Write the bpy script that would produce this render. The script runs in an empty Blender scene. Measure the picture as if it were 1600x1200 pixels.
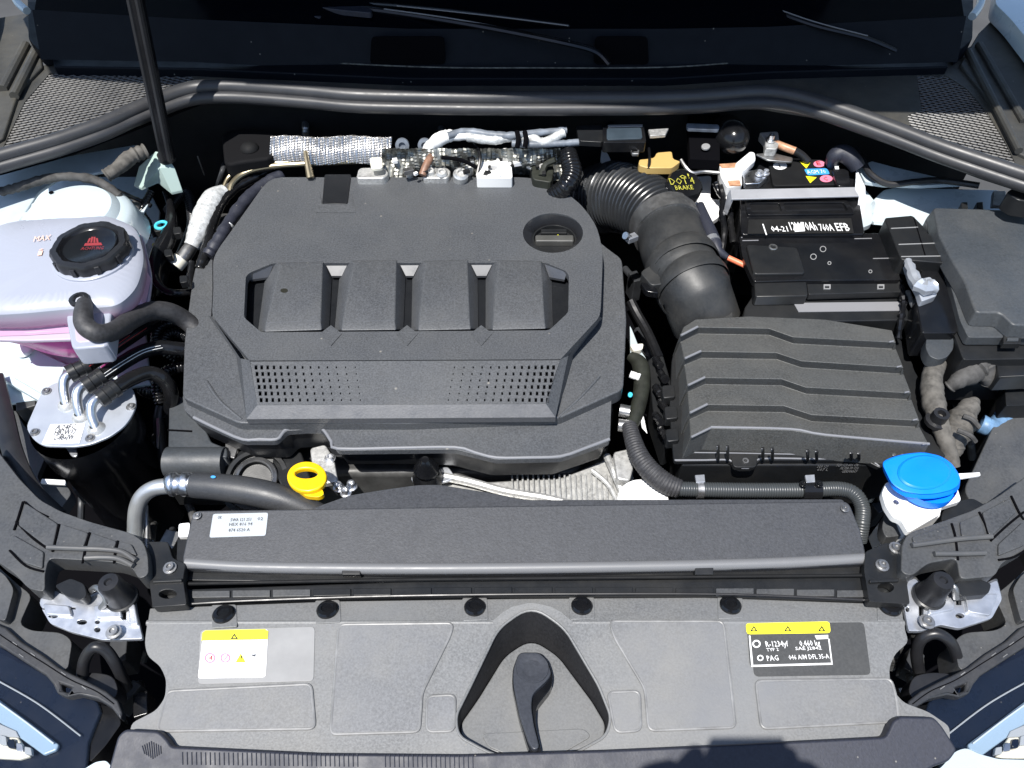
import bpy, bmesh, math, random
from mathutils import Vector, Matrix, geometry
random.seed(7)
scene = bpy.context.scene
COL = scene.collection
# ------------------------------------------------------------------ camera
D = 1.05; PITCH = math.radians(50); FPX = 1200.0
CAM = Vector((0, -D*math.cos(PITCH), D*math.sin(PITCH)))
FWD = Vector((0, math.cos(PITCH), -math.sin(PITCH)))
UP = Vector((0, math.sin(PITCH), math.cos(PITCH)))
RT = Vector((1, 0, 0))
cd = bpy.data.cameras.new('camera'); cam = bpy.data.objects.new('camera', cd); COL.objects.link(cam)
cd.sensor_fit = 'HORIZONTAL'; cd.sensor_width = 36; cd.lens = 36*FPX/1600
cd.clip_start = .01; cd.clip_end = 500
cam.location = CAM; cam.rotation_euler = (math.radians(90)-PITCH, 0, 0)
scene.camera = cam
# ------------------------------------------------------------------ light
SUNDIR = Vector((-.20, -.33, 1)).normalized()
elev = math.asin(SUNDIR.z); azim = math.atan2(SUNDIR.x, SUNDIR.y)
w = bpy.data.worlds.new('World'); scene.world = w; w.use_nodes = True
nt = w.node_tree; bg = nt.nodes['Background']
sky = nt.nodes.new('ShaderNodeTexSky'); sky.sky_type = 'NISHITA'; sky.sun_disc = False
sky.sun_elevation = elev; sky.sun_rotation = azim; sky.dust_density = .6
nt.links.new(sky.outputs[0], bg.inputs[0]); bg.inputs[1].default_value = .125
sl = bpy.data.lights.new('sun', 'SUN'); sl.energy = 5.0; sl.angle = math.radians(.5); sl.color = (1, .965, .91)
so = bpy.data.objects.new('sun', sl); COL.objects.link(so)
so.rotation_euler = SUNDIR.to_track_quat('Z', 'Y').to_euler(); so.location = SUNDIR*4
scene.view_settings.view_transform = 'Standard'; scene.view_settings.look = 'None'
scene.view_settings.exposure = .55; scene.view_settings.gamma = 1
scene.render.resolution_x = 1024; scene.render.resolution_y = 768
# ------------------------------------------------------------------ rays and planes
def ray(px, py): return FWD + RT*((px-800)/FPX) + UP*((600-py)/FPX)
ZOFF = [0.0]            # lets a whole assembly be set higher while it is drawn
def Z(z): return (Vector((0, 0, 1)), z+ZOFF[0])
def Y(y): return (Vector((0, 1, 0)), y)
def hit(px, py, pl):
    if isinstance(pl, (int, float)): pl = Z(pl)
    d = ray(px, py); n, k = pl
    return CAM + d*((k-n.dot(CAM))/n.dot(d))
def P(px, py, z): return hit(px, py, Z(z))
def plane3(a, b, c):
    a, b, c = [P(*q) if not isinstance(q, Vector) else q for q in (a, b, c)]
    n = (b-a).cross(c-a).normalized()
    if n.z < 0: n = -n
    return (n, n.dot(a))
def MM(px, pt): return px*(pt-CAM).dot(FWD)/FPX          # pixels at a point -> metres
# ------------------------------------------------------------------ materials
def mat(name, col, rough=.5, metal=0, grain=0, gscale=900, mottle=0, mscale=25, dust=0, dustcol=(.32,.29,.24), spec=.5,
        trans=0, coat=0, speck=0, aniso=None, alpha=1, stripes=None):
    m = bpy.data.materials.new(name); m.use_nodes = True
    n = m.node_tree; b = n.nodes['Principled BSDF']; N = n.nodes.new; L = n.links.new
    b.inputs['Base Color'].default_value = (*col, 1); b.inputs['Roughness'].default_value = rough
    b.inputs['Metallic'].default_value = metal; b.inputs['Specular IOR Level'].default_value = spec
    b.inputs['Coat Weight'].default_value = coat; b.inputs['Transmission Weight'].default_value = trans
    b.inputs['Alpha'].default_value = alpha
    tc = N('ShaderNodeTexCoord'); src = None
    def noise(sc, det=3, ro=.6):
        t = N('ShaderNodeTexNoise'); t.inputs['Scale'].default_value = sc; t.inputs['Detail'].default_value = det
        t.inputs['Roughness'].default_value = ro; L(tc.outputs['Object'], t.inputs['Vector']); return t.outputs[0]
    def ramp(s, a, b_):
        r = N('ShaderNodeMapRange'); r.inputs[1].default_value = a; r.inputs[2].default_value = b_; L(s, r.inputs[0]); return r.outputs[0]
    def mix(fac, a, c2):
        x = N('ShaderNodeMix'); x.data_type = 'RGBA'
        if isinstance(fac, float): x.inputs[0].default_value = fac
        else: L(fac, x.inputs[0])
        if isinstance(a, tuple): x.inputs[6].default_value = (*a, 1)
        else: L(a, x.inputs[6])
        if isinstance(c2, tuple): x.inputs[7].default_value = (*c2, 1)
        else: L(c2, x.inputs[7])
        return x.outputs[2]
    cur = col
    if mottle: cur = mix(ramp(noise(mscale, 5), .3, .7), tuple(c*(1-mottle) for c in col), tuple(min(1, c*(1+mottle)) for c in col))
    if grain: cur = mix(ramp(noise(gscale*.75, 2), .32, .68), cur, tuple(min(1, c*(1+grain*.9)+grain*.003) for c in col))
    if dust:
        f = N('ShaderNodeMath'); f.operation = 'MULTIPLY'; L(ramp(noise(9, 6, .7), .42, .8), f.inputs[0]); f.inputs[1].default_value = dust
        cur = mix(f.outputs[0], cur, dustcol)
    if speck:
        v = N('ShaderNodeTexVoronoi'); v.inputs['Scale'].default_value = speck; L(tc.outputs['Object'], v.inputs['Vector'])
        cur = mix(ramp(v.outputs['Distance'], .06, .02), cur, (.20, .19, .17))
    if not isinstance(cur, tuple): L(cur, b.inputs['Base Color'])
    rr = N('ShaderNodeMapRange'); L(noise(mscale*1.7, 4), rr.inputs[0]); rr.inputs[1].default_value = .3; rr.inputs[2].default_value = .7
    rr.inputs[3].default_value = max(0, rough-.07); rr.inputs[4].default_value = min(1, rough+.07); L(rr.outputs[0], b.inputs['Roughness'])
    if grain:
        bp = N('ShaderNodeBump'); bp.inputs['Strength'].default_value = min(1, grain*.7); bp.inputs['Distance'].default_value = .0005
        L(noise(gscale, 2), bp.inputs['Height']); L(bp.outputs[0], b.inputs['Normal'])
    return m
M = {}
M['plastic'] = mat('grained_black_plastic', (.020,.021,.023), .5, grain=.45, gscale=420, mottle=.10, dust=.10)
M['cover'] = mat('charcoal_cover_plastic', (.048,.051,.056), .46, grain=.75, gscale=560, mottle=.10, mscale=12, dust=.16, dustcol=(.14,.135,.12), spec=.5, speck=26)
M['coverdk'] = mat('shaded_cover_plastic', (.009,.010,.012), .4, grain=.2, gscale=420, spec=.3)  # cover plastic darkened: shade of recess, skirt and rim in the colour
M['roll'] = mat('edge_highlight_plastic', (.17,.175,.19), .38)  # pale tone that paints highlights along moulded edges
M['slambead'] = mat('highlight_bead_and_scuff', (.19,.19,.19), .42, mottle=.3, mscale=40)  # pale bead paints lip highlights; the lamp rim scuffs share it
M['slam2'] = mat('smooth_slam_field', (.128,.131,.137), .44, grain=.3, gscale=520, mottle=.24, mscale=6, dust=.4, dustcol=(.24,.23,.20))  # bluer than the frame: light on the tilted panels put into the colour
M['coversm'] = mat('smooth_cover_slope', (.045,.048,.055), .32, spec=.8)
M['airbox'] = mat('airbox_plastic', (.058,.060,.060), .44, grain=.6, gscale=520, mottle=.25, mscale=14, dust=.10, spec=.42)
M['slam'] = mat('dusty_slam_panel_plastic', (.126,.129,.132), .46, grain=.4, gscale=520, mottle=.26, mscale=6, dust=.5, dustcol=(.215,.21,.195), speck=60)
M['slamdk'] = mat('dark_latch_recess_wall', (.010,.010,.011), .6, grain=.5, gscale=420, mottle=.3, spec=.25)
M['black'] = mat('satin_black_plastic', (.010,.011,.0125), .38, grain=.15, gscale=500, mottle=.2, dust=.04, spec=.35)
M['matte'] = mat('matte_black', (.006,.0065,.0075), .7, mottle=.2, dust=.02, spec=.2)
M['deep'] = mat('flat_black', (.0025,.0025,.0035), .9, spec=.05)  # near-black for the bay floor, wells, gaps and joints
M['gloss'] = mat('gloss_black', (.006,.0065,.008), .2, mottle=.2, dust=.03, spec=.4)
M['rubber'] = mat('rubber', (.014,.0145,.017), .36, mottle=.2, dust=.04, spec=.4)
M['hose'] = mat('grey_rubber_hose', (.030,.032,.036), .45, grain=.35, gscale=520, dust=.06)
M['braid'] = mat('braided_sleeve', (.022,.022,.024), .6, grain=.8, gscale=260)
M['cowl'] = mat('dusty_cowl_plastic', (.03,.03,.028), .6, grain=.3, mottle=.4, dust=.3, dustcol=(.16,.14,.10), speck=45)
M['duct'] = mat('dusty_duct_plastic', (.045,.047,.05), .45, grain=.4, gscale=400, mottle=.35, dust=.22, dustcol=(.16,.15,.125), speck=70)
M['fleece'] = mat('grey_fleece_tape', (.062,.058,.052), .85, grain=1.0, gscale=120, mottle=.5, mscale=60)
M['alu'] = mat('bare_aluminium', (.72,.73,.75), .32, metal=1, mottle=.1, mscale=40)
M['cast'] = mat('cast_aluminium', (.44,.44,.43), .45, metal=.6, grain=.5, gscale=260, mottle=.35, mscale=60)
M['zinc'] = mat('zinc_plated_steel', (.56,.58,.62), .35, metal=.75, mottle=.18, mscale=50)
M['lid'] = mat('brushed_lid_metal', (.46,.49,.54), .4, metal=.5, mottle=.06)
M['steel'] = mat('dull_steel', (.33,.33,.33), .4, metal=.9, mottle=.3, mscale=60)
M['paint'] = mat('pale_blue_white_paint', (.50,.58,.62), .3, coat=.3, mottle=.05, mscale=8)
M['paintdk'] = mat('shaded_bay_paint', (.44,.51,.55), .45, mottle=.1, dust=.15)  # body paint made darker, shade put into the colour
M['white'] = mat('white_plastic', (.8,.8,.79), .4)
M['label'] = mat('white_label_paper', (.8,.8,.8), .5)
M['labelg'] = mat('grey_label_foil', (.36,.39,.42), .4)
M['redcap'] = mat('dull_red_print', (.24,.025,.03), .5)
M['bowlp'] = mat('smooth_bowl', (.020,.021,.024), .32, spec=.7)
M['clear'] = mat('frosted_sticker_film', (.25,.25,.25), .42, mottle=.12, mscale=20)
M['yellow'] = mat('yellow_plastic', (.9,.55,.005), .35)
M['yellowp'] = mat('yellow_print', (.85,.78,.02), .5)
M['red'] = mat('red_print', (.40,.03,.03), .5)
M['pinkp'] = mat('pink_print', (.72,.20,.30), .5)
M['bluep'] = mat('blue_print', (.05,.3,.7), .5)
M['blue'] = mat('blue_cap_plastic', (.001,.20,.85), .38, grain=.05)
M['ink'] = mat('black_ink', (.01,.01,.01), .5)
M['whitep'] = mat('white_print', (.75,.75,.75), .5)
M['amber'] = mat('amber_nylon', (.50,.34,.12), .4)
M['copper'] = mat('copper_orange', (.45,.24,.14), .4, mottle=.4, mscale=90)
M['salmon'] = mat('salmon_sleeve', (.8,.2,.1), .45)
M['olive'] = mat('olive_casting', (.016,.018,.013), .6, mottle=.4, mscale=60)
M['cream'] = mat('cream_lamp_reflector', (.7,.68,.58), .4)
M['green'] = mat('pale_green_paint', (.36,.46,.43), .4)
M['asphalt'] = mat('asphalt', (.05,.05,.05), .9, mottle=.3, mscale=3)
M['tank'] = mat('milky_polyethylene', (.30,.32,.38), .33, mottle=.05, mscale=10)
def fluid_tint(m, z0, z1, c0, c1):
    n = m.node_tree; b = n.nodes['Principled BSDF']; tc = n.nodes.new('ShaderNodeTexCoord'); sx = n.nodes.new('ShaderNodeSeparateXYZ'); mr = n.nodes.new('ShaderNodeMapRange'); mx = n.nodes.new('ShaderNodeMix'); mx.data_type = 'RGBA'
    n.links.new(tc.outputs['Object'], sx.inputs[0]); n.links.new(sx.outputs[2], mr.inputs[0]); mr.inputs[1].default_value = z0; mr.inputs[2].default_value = z1
    n.links.new(mr.outputs[0], mx.inputs[0]); mx.inputs[6].default_value = (*c0, 1); mx.inputs[7].default_value = (*c1, 1); n.links.new(mx.outputs[2], b.inputs['Base Color'])
M['tankfl'] = mat('milky_polyethylene_over_pink_fluid', (.5,.5,.6), .33); fluid_tint(M['tankfl'], .102, .138, (.52,.22,.38), (.31,.33,.39))
M['glass'] = mat('dark_tinted_windscreen', (.001,.0015,.003), .12, spec=.15)
M['lens'] = mat('headlight_lens', (.62,.8,.95), .08, trans=.85)
# ------------------------------------------------------------------ objects
def rootloc(o):
    v = Vector((0, 0, 0))
    while o is not None: v = v + o.location; o = o.parent
    return v
def thing(name, label, cat, loc=(0, 0, 0), group=None):
    o = bpy.data.objects.new(name, None); COL.objects.link(o); o.location = Vector(loc); o.empty_display_size = .05
    o['label'] = label; o['category'] = cat
    if group: o['group'] = group
    return o
def tag(o, label=None, cat=None, group=None, kind=None):
    if label: o['label'] = label
    if cat: o['category'] = cat
    if group: o['group'] = group
    if kind: o['kind'] = kind
    return o
def finish(name, bm, m, parent, bevel=0, smooth=True, seg=2, angle=30, loc=None):
    bmesh.ops.remove_doubles(bm, verts=bm.verts, dist=1e-6)
    bmesh.ops.recalc_face_normals(bm, faces=bm.faces)
    base = rootloc(parent) if parent else (Vector(loc) if loc is not None else Vector((0, 0, 0)))
    if parent is None and loc is None and len(bm.verts):
        xs = [v.co for v in bm.verts]
        base = Vector((sum(c.x for c in xs)/len(xs), sum(c.y for c in xs)/len(xs), min(c.z for c in xs)))
    for v in bm.verts: v.co -= base
    me = bpy.data.meshes.new(name); bm.to_mesh(me); bm.free()
    o = bpy.data.objects.new(name, me); COL.objects.link(o)
    if parent: o.parent = parent
    else: o.location = base
    me.materials.append(M[m] if isinstance(m, str) else m)
    if smooth:
        for p in me.polygons: p.use_smooth = True
    if bevel:
        md = o.modifiers.new('bevel', 'BEVEL'); md.width = bevel; md.segments = seg; md.limit_method = 'ANGLE'; md.angle_limit = math.radians(angle)
        md.harden_normals = True
    elif smooth: me.set_sharp_from_angle(angle=math.radians(35))
    return o
def rnd(pts, r=6, n=4):
    """round the corners of a pixel polygon"""
    out = []; k = len(pts)
    for i in range(k):
        a, b, c = pts[i-1], pts[i], pts[(i+1) % k]
        rr = b[3] if len(b) > 3 and b[3] is not None else r
        A = Vector(a[:2]); B = Vector(b[:2]); C_ = Vector(c[:2])
        u = A-B; v = C_-B
        t = min(rr, u.length*.48, v.length*.48)
        if t < .6: out.append(tuple(b[:3])); continue
        p = B+u.normalized()*t; q = B+v.normalized()*t
        for j in range(n+1):
            s = j/n; w_ = p*(1-s)**2 + B*2*s*(1-s) + q*s*s
            out.append((w_.x, w_.y) + ((b[2],) if len(b) > 2 and b[2] is not None else ()))
    return out
def w3(p, pl):
    if len(p) > 2 and p[2] is not None: return P(*p[:3])
    return hit(p[0], p[1], pl)
def add_slab(bm, pts, pl=0., th=.02, holes=(), hfloor=None, dn=None, flare=0, bot=True):
    if isinstance(pl, (int, float)): pl = Z(pl)
    if dn is None: dn = -pl[0]
    loops = [list(pts)] + [list(h) for h in holes]
    co = []; faces_in = []; edges = []; flat = []
    for lp in loops:
        s = len(co)
        for q in lp: co.append(Vector((q[0], q[1]))); flat.append(q)
        k = len(lp)
        edges += [(s+i, s+(i+1) % k) for i in range(k)]
    if holes: res = geometry.delaunay_2d_cdt(co, edges, [], 2, 1e-4)
    top = [w3(q, pl) for q in flat]
    tv = [bm.verts.new(v) for v in top]
    c = sum(top[:len(pts)], Vector())/len(pts)
    bvv = []
    for i, v in enumerate(top):
        w_ = v + dn*th
        if flare and i < len(pts):
            o_ = (v-c); o_ = o_ - dn*o_.dot(dn)
            if o_.length > 1e-6: w_ = w_ + o_.normalized()*flare
        bvv.append(bm.verts.new(w_))
    if holes:
        vs, es, fs = res[0], res[1], res[2]; orig = res[3]
        mp = []
        for i, v in enumerate(vs):
            if orig[i]: mp.append(orig[i][0])
            else: mp.append(min(range(len(co)), key=lambda j: (co[j]-v).length))
        def inside(pt, poly):
            r = False; k = len(poly)
            for i in range(k):
                a, b = poly[i], poly[(i+1) % k]
                if (a[1] > pt[1]) != (b[1] > pt[1]) and pt[0] < (b[0]-a[0])*(pt[1]-a[1])/(b[1]-a[1])+a[0]: r = not r
            return r
        for f in fs:
            g = sum((vs[i] for i in f), Vector((0, 0)))/len(f)
            if not inside(g, pts) or any(inside(g, h) for h in holes): continue
            q = [mp[i] for i in f]
            if len(set(q)) < 3: continue
            try:
                bm.faces.new([tv[i] for i in q])
                if bot: bm.faces.new([bvv[i] for i in reversed(q)])
            except ValueError: pass
    else:
        k = len(pts)
        try: bm.faces.new(tv)
        except ValueError: pass
        if bot: bm.faces.new(list(reversed(bvv)))
    s = 0
    for lp in loops:
        k = len(lp)
        for i in range(k):
            a, b = s+i, s+(i+1) % k
            try: bm.faces.new((tv[a], tv[b], bvv[b], bvv[a]))
            except ValueError: pass
        s += k
    return bm
def slab(name, m, parent, pts, pl=0., th=.02, holes=(), bevel=.0015, flare=0, dn=None, seg=2, loc=None):
    bm = bmesh.new(); add_slab(bm, pts, pl, th, holes, dn=dn, flare=flare)
    return finish(name, bm, m, parent, bevel, seg=seg, loc=loc)
def multi(name, m, parent, lst, bevel=.001, loc=None):
    """several loose pieces joined into one part: (pts, plane, thickness)"""
    bm = bmesh.new()
    for q in lst: add_slab(bm, *q)
    return finish(name, bm, m, parent, bevel, loc=loc)
def facets(name, m, parent, V, F, bevel=0, z=None, loc=None, skirt=0, angle=12):
    bm = bmesh.new(); vs = {k: bm.verts.new(P(*v) if not isinstance(v, Vector) else v) for k, v in V.items()}
    for f in F: bm.faces.new([vs[k] for k in f])
    if skirt:
        e = [x for x in bm.edges if len(x.link_faces) == 1]
        r = bmesh.ops.extrude_edge_only(bm, edges=e)
        for g in r['geom']:
            if isinstance(g, bmesh.types.BMVert): g.co.z -= skirt
    return finish(name, bm, m, parent, bevel, loc=loc, angle=angle)
def add_box(bm, c, sx, sy, sz, rz=0, ax=None):
    """box about a centre; ax = (x, y, z) unit axes"""
    if ax is None:
        R_ = Matrix.Rotation(rz, 3, 'Z'); ax = (R_ @ Vector((1,0,0)), R_ @ Vector((0,1,0)), Vector((0,0,1)))
    v = []
    for k in (-1, 1):
        for (i, j) in ((-1,-1), (1,-1), (1,1), (-1,1)): v.append(bm.verts.new(c+ax[0]*i*sx/2+ax[1]*j*sy/2+ax[2]*k*sz/2))
    for f in ((3,2,1,0), (4,5,6,7), (0,1,5,4), (1,2,6,5), (2,3,7,6), (3,0,4,7)): bm.faces.new([v[q] for q in f])
def frame(n, hint=Vector((1, 0, 0))):
    n = n.normalized(); x = hint-n*hint.dot(n)
    if x.length < 1e-4: x = Vector((0, 1, 0))-n*n.y
    x.normalize(); return x, n.cross(x), n
def add_lathe(bm, c, axis, prof, n=32, lobes=0, amp=0):
    x, y, a = frame(Vector(axis)); rings = []
    for r, h in prof:
        if r < 1e-7: rings.append([bm.verts.new(c+a*h)]); continue
        rg = []
        for i in range(n):
            t = 2*math.pi*i/n; rr = r*(1+(amp*(1 if math.cos(lobes*t) > 0 else -1) if lobes else 0))
            rg.append(bm.verts.new(c+a*h+(x*math.cos(t)+y*math.sin(t))*rr))
        rings.append(rg)
    for A, B in zip(rings, rings[1:]):
        for i in range(n):
            j = (i+1) % n
            if len(A) == 1 and len(B) == 1: continue
            if len(A) == 1: bm.faces.new((A[0], B[i], B[j]))
            elif len(B) == 1: bm.faces.new((A[i], A[j], B[0]))
            else: bm.faces.new((A[i], A[j], B[j], B[i]))
def lathe(name, m, parent, c, prof, axis=(0, 0, 1), n=32, bevel=0, lobes=0, amp=0, loc=None):
    bm = bmesh.new(); add_lathe(bm, c, axis, prof, n, lobes, amp)
    return finish(name, bm, m, parent, bevel, loc=loc)
def spline(pts, n=8):
    """Catmull-Rom through tuples"""
    if len(pts) < 3: n = max(n, 2)
    out = []; P_ = [pts[0]]+list(pts)+[pts[-1]]
    for i in range(1, len(P_)-2):
        p0, p1, p2, p3 = P_[i-1:i+3]
        for j in range(n):
            t = j/n
            out.append(tuple(.5*((2*b)+(-a+c)*t+(2*a-5*b+4*c-d)*t*t+(-a+3*b-3*c+d)*t**3) for a, b, c, d in zip(p0, p1, p2, p3)))
    out.append(tuple(pts[-1])); return out
def add_tube(bm, path, radii, n=12, caps=True, flat=1.0):
    fr = None; rings = []; k = len(path)
    for i, p in enumerate(path):
        t = (path[min(i+1, k-1)]-path[max(i-1, 0)]).normalized()
        if fr is None: x, y, _ = frame(t, Vector((0, 0, 1)))
        else:
            x = fr-t*fr.dot(t); x.normalize(); y = t.cross(x)
        fr = x; r = radii[i]
        rings.append([bm.verts.new(p+x*math.cos(2*math.pi*j/n)*r*flat+y*math.sin(2*math.pi*j/n)*r) for j in range(n)])
    for A, B in zip(rings, rings[1:]):
        for j in range(n): bm.faces.new((A[j], A[(j+1) % n], B[(j+1) % n], B[j]))
    if caps: bm.faces.new(list(reversed(rings[0]))); bm.faces.new(rings[-1])
def px_tube(bm, pts, rpx, n=12, sub=8, rib=0, ribp=2, flat=1.0, jit=0):
    """pts = (px, py, z[, rpx]); radius given in pixels"""
    q = [tuple(p[:3])+((p[3] if len(p) > 3 else rpx),) for p in pts]
    s = spline(q, sub); path = [P(a, b, c) for a, b, c, _ in s]
    rad = [MM(r, p) for (_, _, _, r), p in zip(s, path)]
    if rib:
        path2 = []; rad2 = []; L_ = 0; nxt = 0; step = ribp/2; up = True
        # resample by arc length, alternate radii
        acc = [0]
        for a, b in zip(path, path[1:]): acc.append(acc[-1]+(b-a).length)
        step = ribp/6; cnt = max(6, int(acc[-1]/step)); j = 0
        for i in range(cnt+1):
            d = acc[-1]*i/cnt
            while j < len(acc)-2 and acc[j+1] < d: j += 1
            f = (d-acc[j])/max(1e-9, acc[j+1]-acc[j]); path2.append(path[j].lerp(path[j+1], f))
            r = rad[j]*(1-f)+rad[j+1]*f
            rad2.append(r*(1-rib*(.5-.5*math.cos(i*math.pi/3))**1.6))
        path, rad = path2, rad2
    if jit: rad = [r*(1+random.uniform(-jit, jit)) for r in rad]
    add_tube(bm, path, rad, n, True, flat)
def tube(name, m, parent, pts, rpx, n=12, sub=8, rib=0, ribp=.004, flat=1.0, jit=0, loc=None):
    bm = bmesh.new(); px_tube(bm, pts, rpx, n, sub, rib, ribp, flat, jit)
    return finish(name, bm, m, parent, loc=loc)
def add_loft(bm, rings, cap_top=True, cap_bot=True):
    rr = []
    for pts, z in rings: rr.append([bm.verts.new(P(p[0], p[1], z) if not isinstance(p, Vector) else p) for p in pts])
    k = len(rr[0])
    for A, B in zip(rr, rr[1:]):
        for i in range(k): bm.faces.new((A[i], A[(i+1) % k], B[(i+1) % k], B[i]))
    if cap_top: bm.faces.new(rr[0])
    if cap_bot: bm.faces.new(list(reversed(rr[-1])))
def text(name, s, m, parent, a, b, pl, h=None, lift=.0006, bold=0):
    """lettering lying on a plane from pixel a to pixel b (left, right of the baseline); h = cap height in px"""
    if isinstance(pl, (int, float)): pl = Z(pl)
    A = hit(a[0], a[1], pl); B = hit(b[0], b[1], pl); n = pl[0]
    cu = bpy.data.curves.new(name, 'FONT'); cu.body = s; cu.size = 1; cu.resolution_u = 1; cu.offset = bold
    t = bpy.data.objects.new('tmp', cu); COL.objects.link(t)
    bpy.context.view_layer.update(); dg = bpy.context.evaluated_depsgraph_get()
    me = bpy.data.meshes.new_from_object(t.evaluated_get(dg)); bpy.data.objects.remove(t)
    xs = [v.co.x for v in me.vertices]; ys = [v.co.y for v in me.vertices]
    x0, x1, y1 = min(xs), max(xs), max(ys); W = (B-A).length; X = (B-A).normalized(); Yd = n.cross(X)
    hh = MM(h, A)/max(.35, abs(ray(*a).normalized().dot(n))) if h else W/(x1-x0)*y1
    base = rootloc(parent)
    for v in me.vertices: v.co = A+X*((v.co.x-x0)/(x1-x0)*W)+Yd*(v.co.y/y1*hh)+n*lift-base
    me.name = name; o = bpy.data.objects.new(name, me); COL.objects.link(o); o.parent = parent
    me.materials.clear(); me.materials.append(M[m]); return o
def circ(cx, cy, rx, ry=None, n=20, a0=0):
    ry = ry or rx
    return [(cx+rx*math.cos(a0+2*math.pi*i/n), cy+ry*math.sin(a0+2*math.pi*i/n)) for i in range(n)]
def rect(x0, y0, x1, y1): return [(x0, y0), (x1, y0), (x1, y1), (x0, y1)]
def screw(parent, px, py, z, r=4, m='zinc', h=.004, name='screw'):
    c = P(px, py, z); R_ = MM(r, c)
    return lathe(name, m, parent, c, [(R_*1.5, 0), (R_*1.5, h*.3), (R_, h*.35), (R_, h), (R_*.55, h), (R_*.5, h*.6), (0, h*.6)], n=12)
# ================================================================== surroundings
def box3(name, m, x0, x1, y0, y1, z0, z1, parent=None, bevel=0, loc=None):
    bm = bmesh.new(); add_box(bm, Vector(((x0+x1)/2, (y0+y1)/2, (z0+z1)/2)), x1-x0, y1-y0, z1-z0)
    return finish(name, bm, m, parent, bevel, loc=loc)
bm = bmesh.new(); add_box(bm, Vector((0, 0, -.86)), 60, 60, .02)
tag(finish('ground', bm, 'asphalt', None), kind='structure')
bm = bmesh.new(); add_box(bm, Vector((0, .12, -.335)), 1.7, 1.3, .03)
tag(finish('engine_bay_floor', bm, 'deep', None), kind='structure')
bm = bmesh.new(); add_box(bm, Vector((0, .60, -.115)), 1.75, .03, .43)
tag(finish('firewall', bm, 'matte', None), kind='structure')
for s in (-1, 1):
    bm = bmesh.new(); add_box(bm, Vector((s*.83, .16, -.2)), .03, 1.0, .24)
    tag(finish('inner_wing_wall', bm, 'matte', None), kind='structure')
# bonnet held open above the bay: out of frame, its shade falls on the scuttle
t = thing('bonnet', 'pale painted bonnet propped open above the engine bay', 'bonnet', (0, .74, .28))
def strip3(bm, L0, L1, n, th):
    pass
bm = bmesh.new()
A = [Vector((x, .74+.03*(1-(x/.9)**2), .30)) for x in (-.96, -.6, -.3, 0, .3, .6, .96)]
B = [Vector((x, .222+.03*(abs(x)/.9)**2-.06*x, .95)) for x in (-.96, -.6, -.3, 0, .3, .6, .96)]
nrm = Vector((0, .807, .59))
def sheet(bm, A, B, nrm, th):
    a = [bm.verts.new(v) for v in A]; b = [bm.verts.new(v) for v in B]
    c = [bm.verts.new(v+nrm*th) for v in A]; d = [bm.verts.new(v+nrm*th) for v in B]
    for i in range(len(A)-1):
        bm.faces.new((a[i], a[i+1], b[i+1], b[i])); bm.faces.new((c[i+1], c[i], d[i], d[i+1]))
        bm.faces.new((a[i+1], a[i], c[i], c[i+1])); bm.faces.new((b[i], b[i+1], d[i+1], d[i]))
    bm.faces.new((a[0], b[0], d[0], c[0])); bm.faces.new((a[-1], c[-1], d[-1], b[-1]))
sheet(bm, A, B, nrm, .02); finish('outer_skin', bm, 'paint', t)
bm = bmesh.new(); sheet(bm, [v+nrm*-.012 for v in A[1:-1]], [v+nrm*-.012 + Vector((0, .02, -.03)) for v in B[1:-1]], nrm, .01); finish('insulation_mat', bm, 'matte', t)

# ================================================================== engine cover
T = .015
ec = thing('engine_cover', 'large charcoal engine cover with four raised cylinder pads and perforated front strip', 'engine cover', P(640, 480, -.08))
H = rnd([(427, 411), (852, 410), (884, 423), (889, 430), (888, 488), (858, 516), (408, 519), (381, 496), (384, 432), (390, 426)], 5, 2)
bowl = circ(864, 364, 47, 31, 36)
top = rnd([(421, 277, None, 20), (831, 277, None, 26), (872, 291), (908, 320), (933, 352, None, 20), (942, 395, None, 14), (939, 478), (937, 495, None, 10), (876, 561, None, 2), (390, 563, None, 2), (331, 493), (333, 458), (333, 405), (341, 389), (380, 335)], 9, 3)
slab('top_plate', 'cover', ec, [(x, y) for x, y, *_ in top], T, .012, holes=[H, bowl], bevel=.0022, seg=3)
slab('recess_floor', 'coverdk', ec, [(360, 395), (905, 395), (912, 530), (360, 532)], T-.026, .004, bevel=0)
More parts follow.
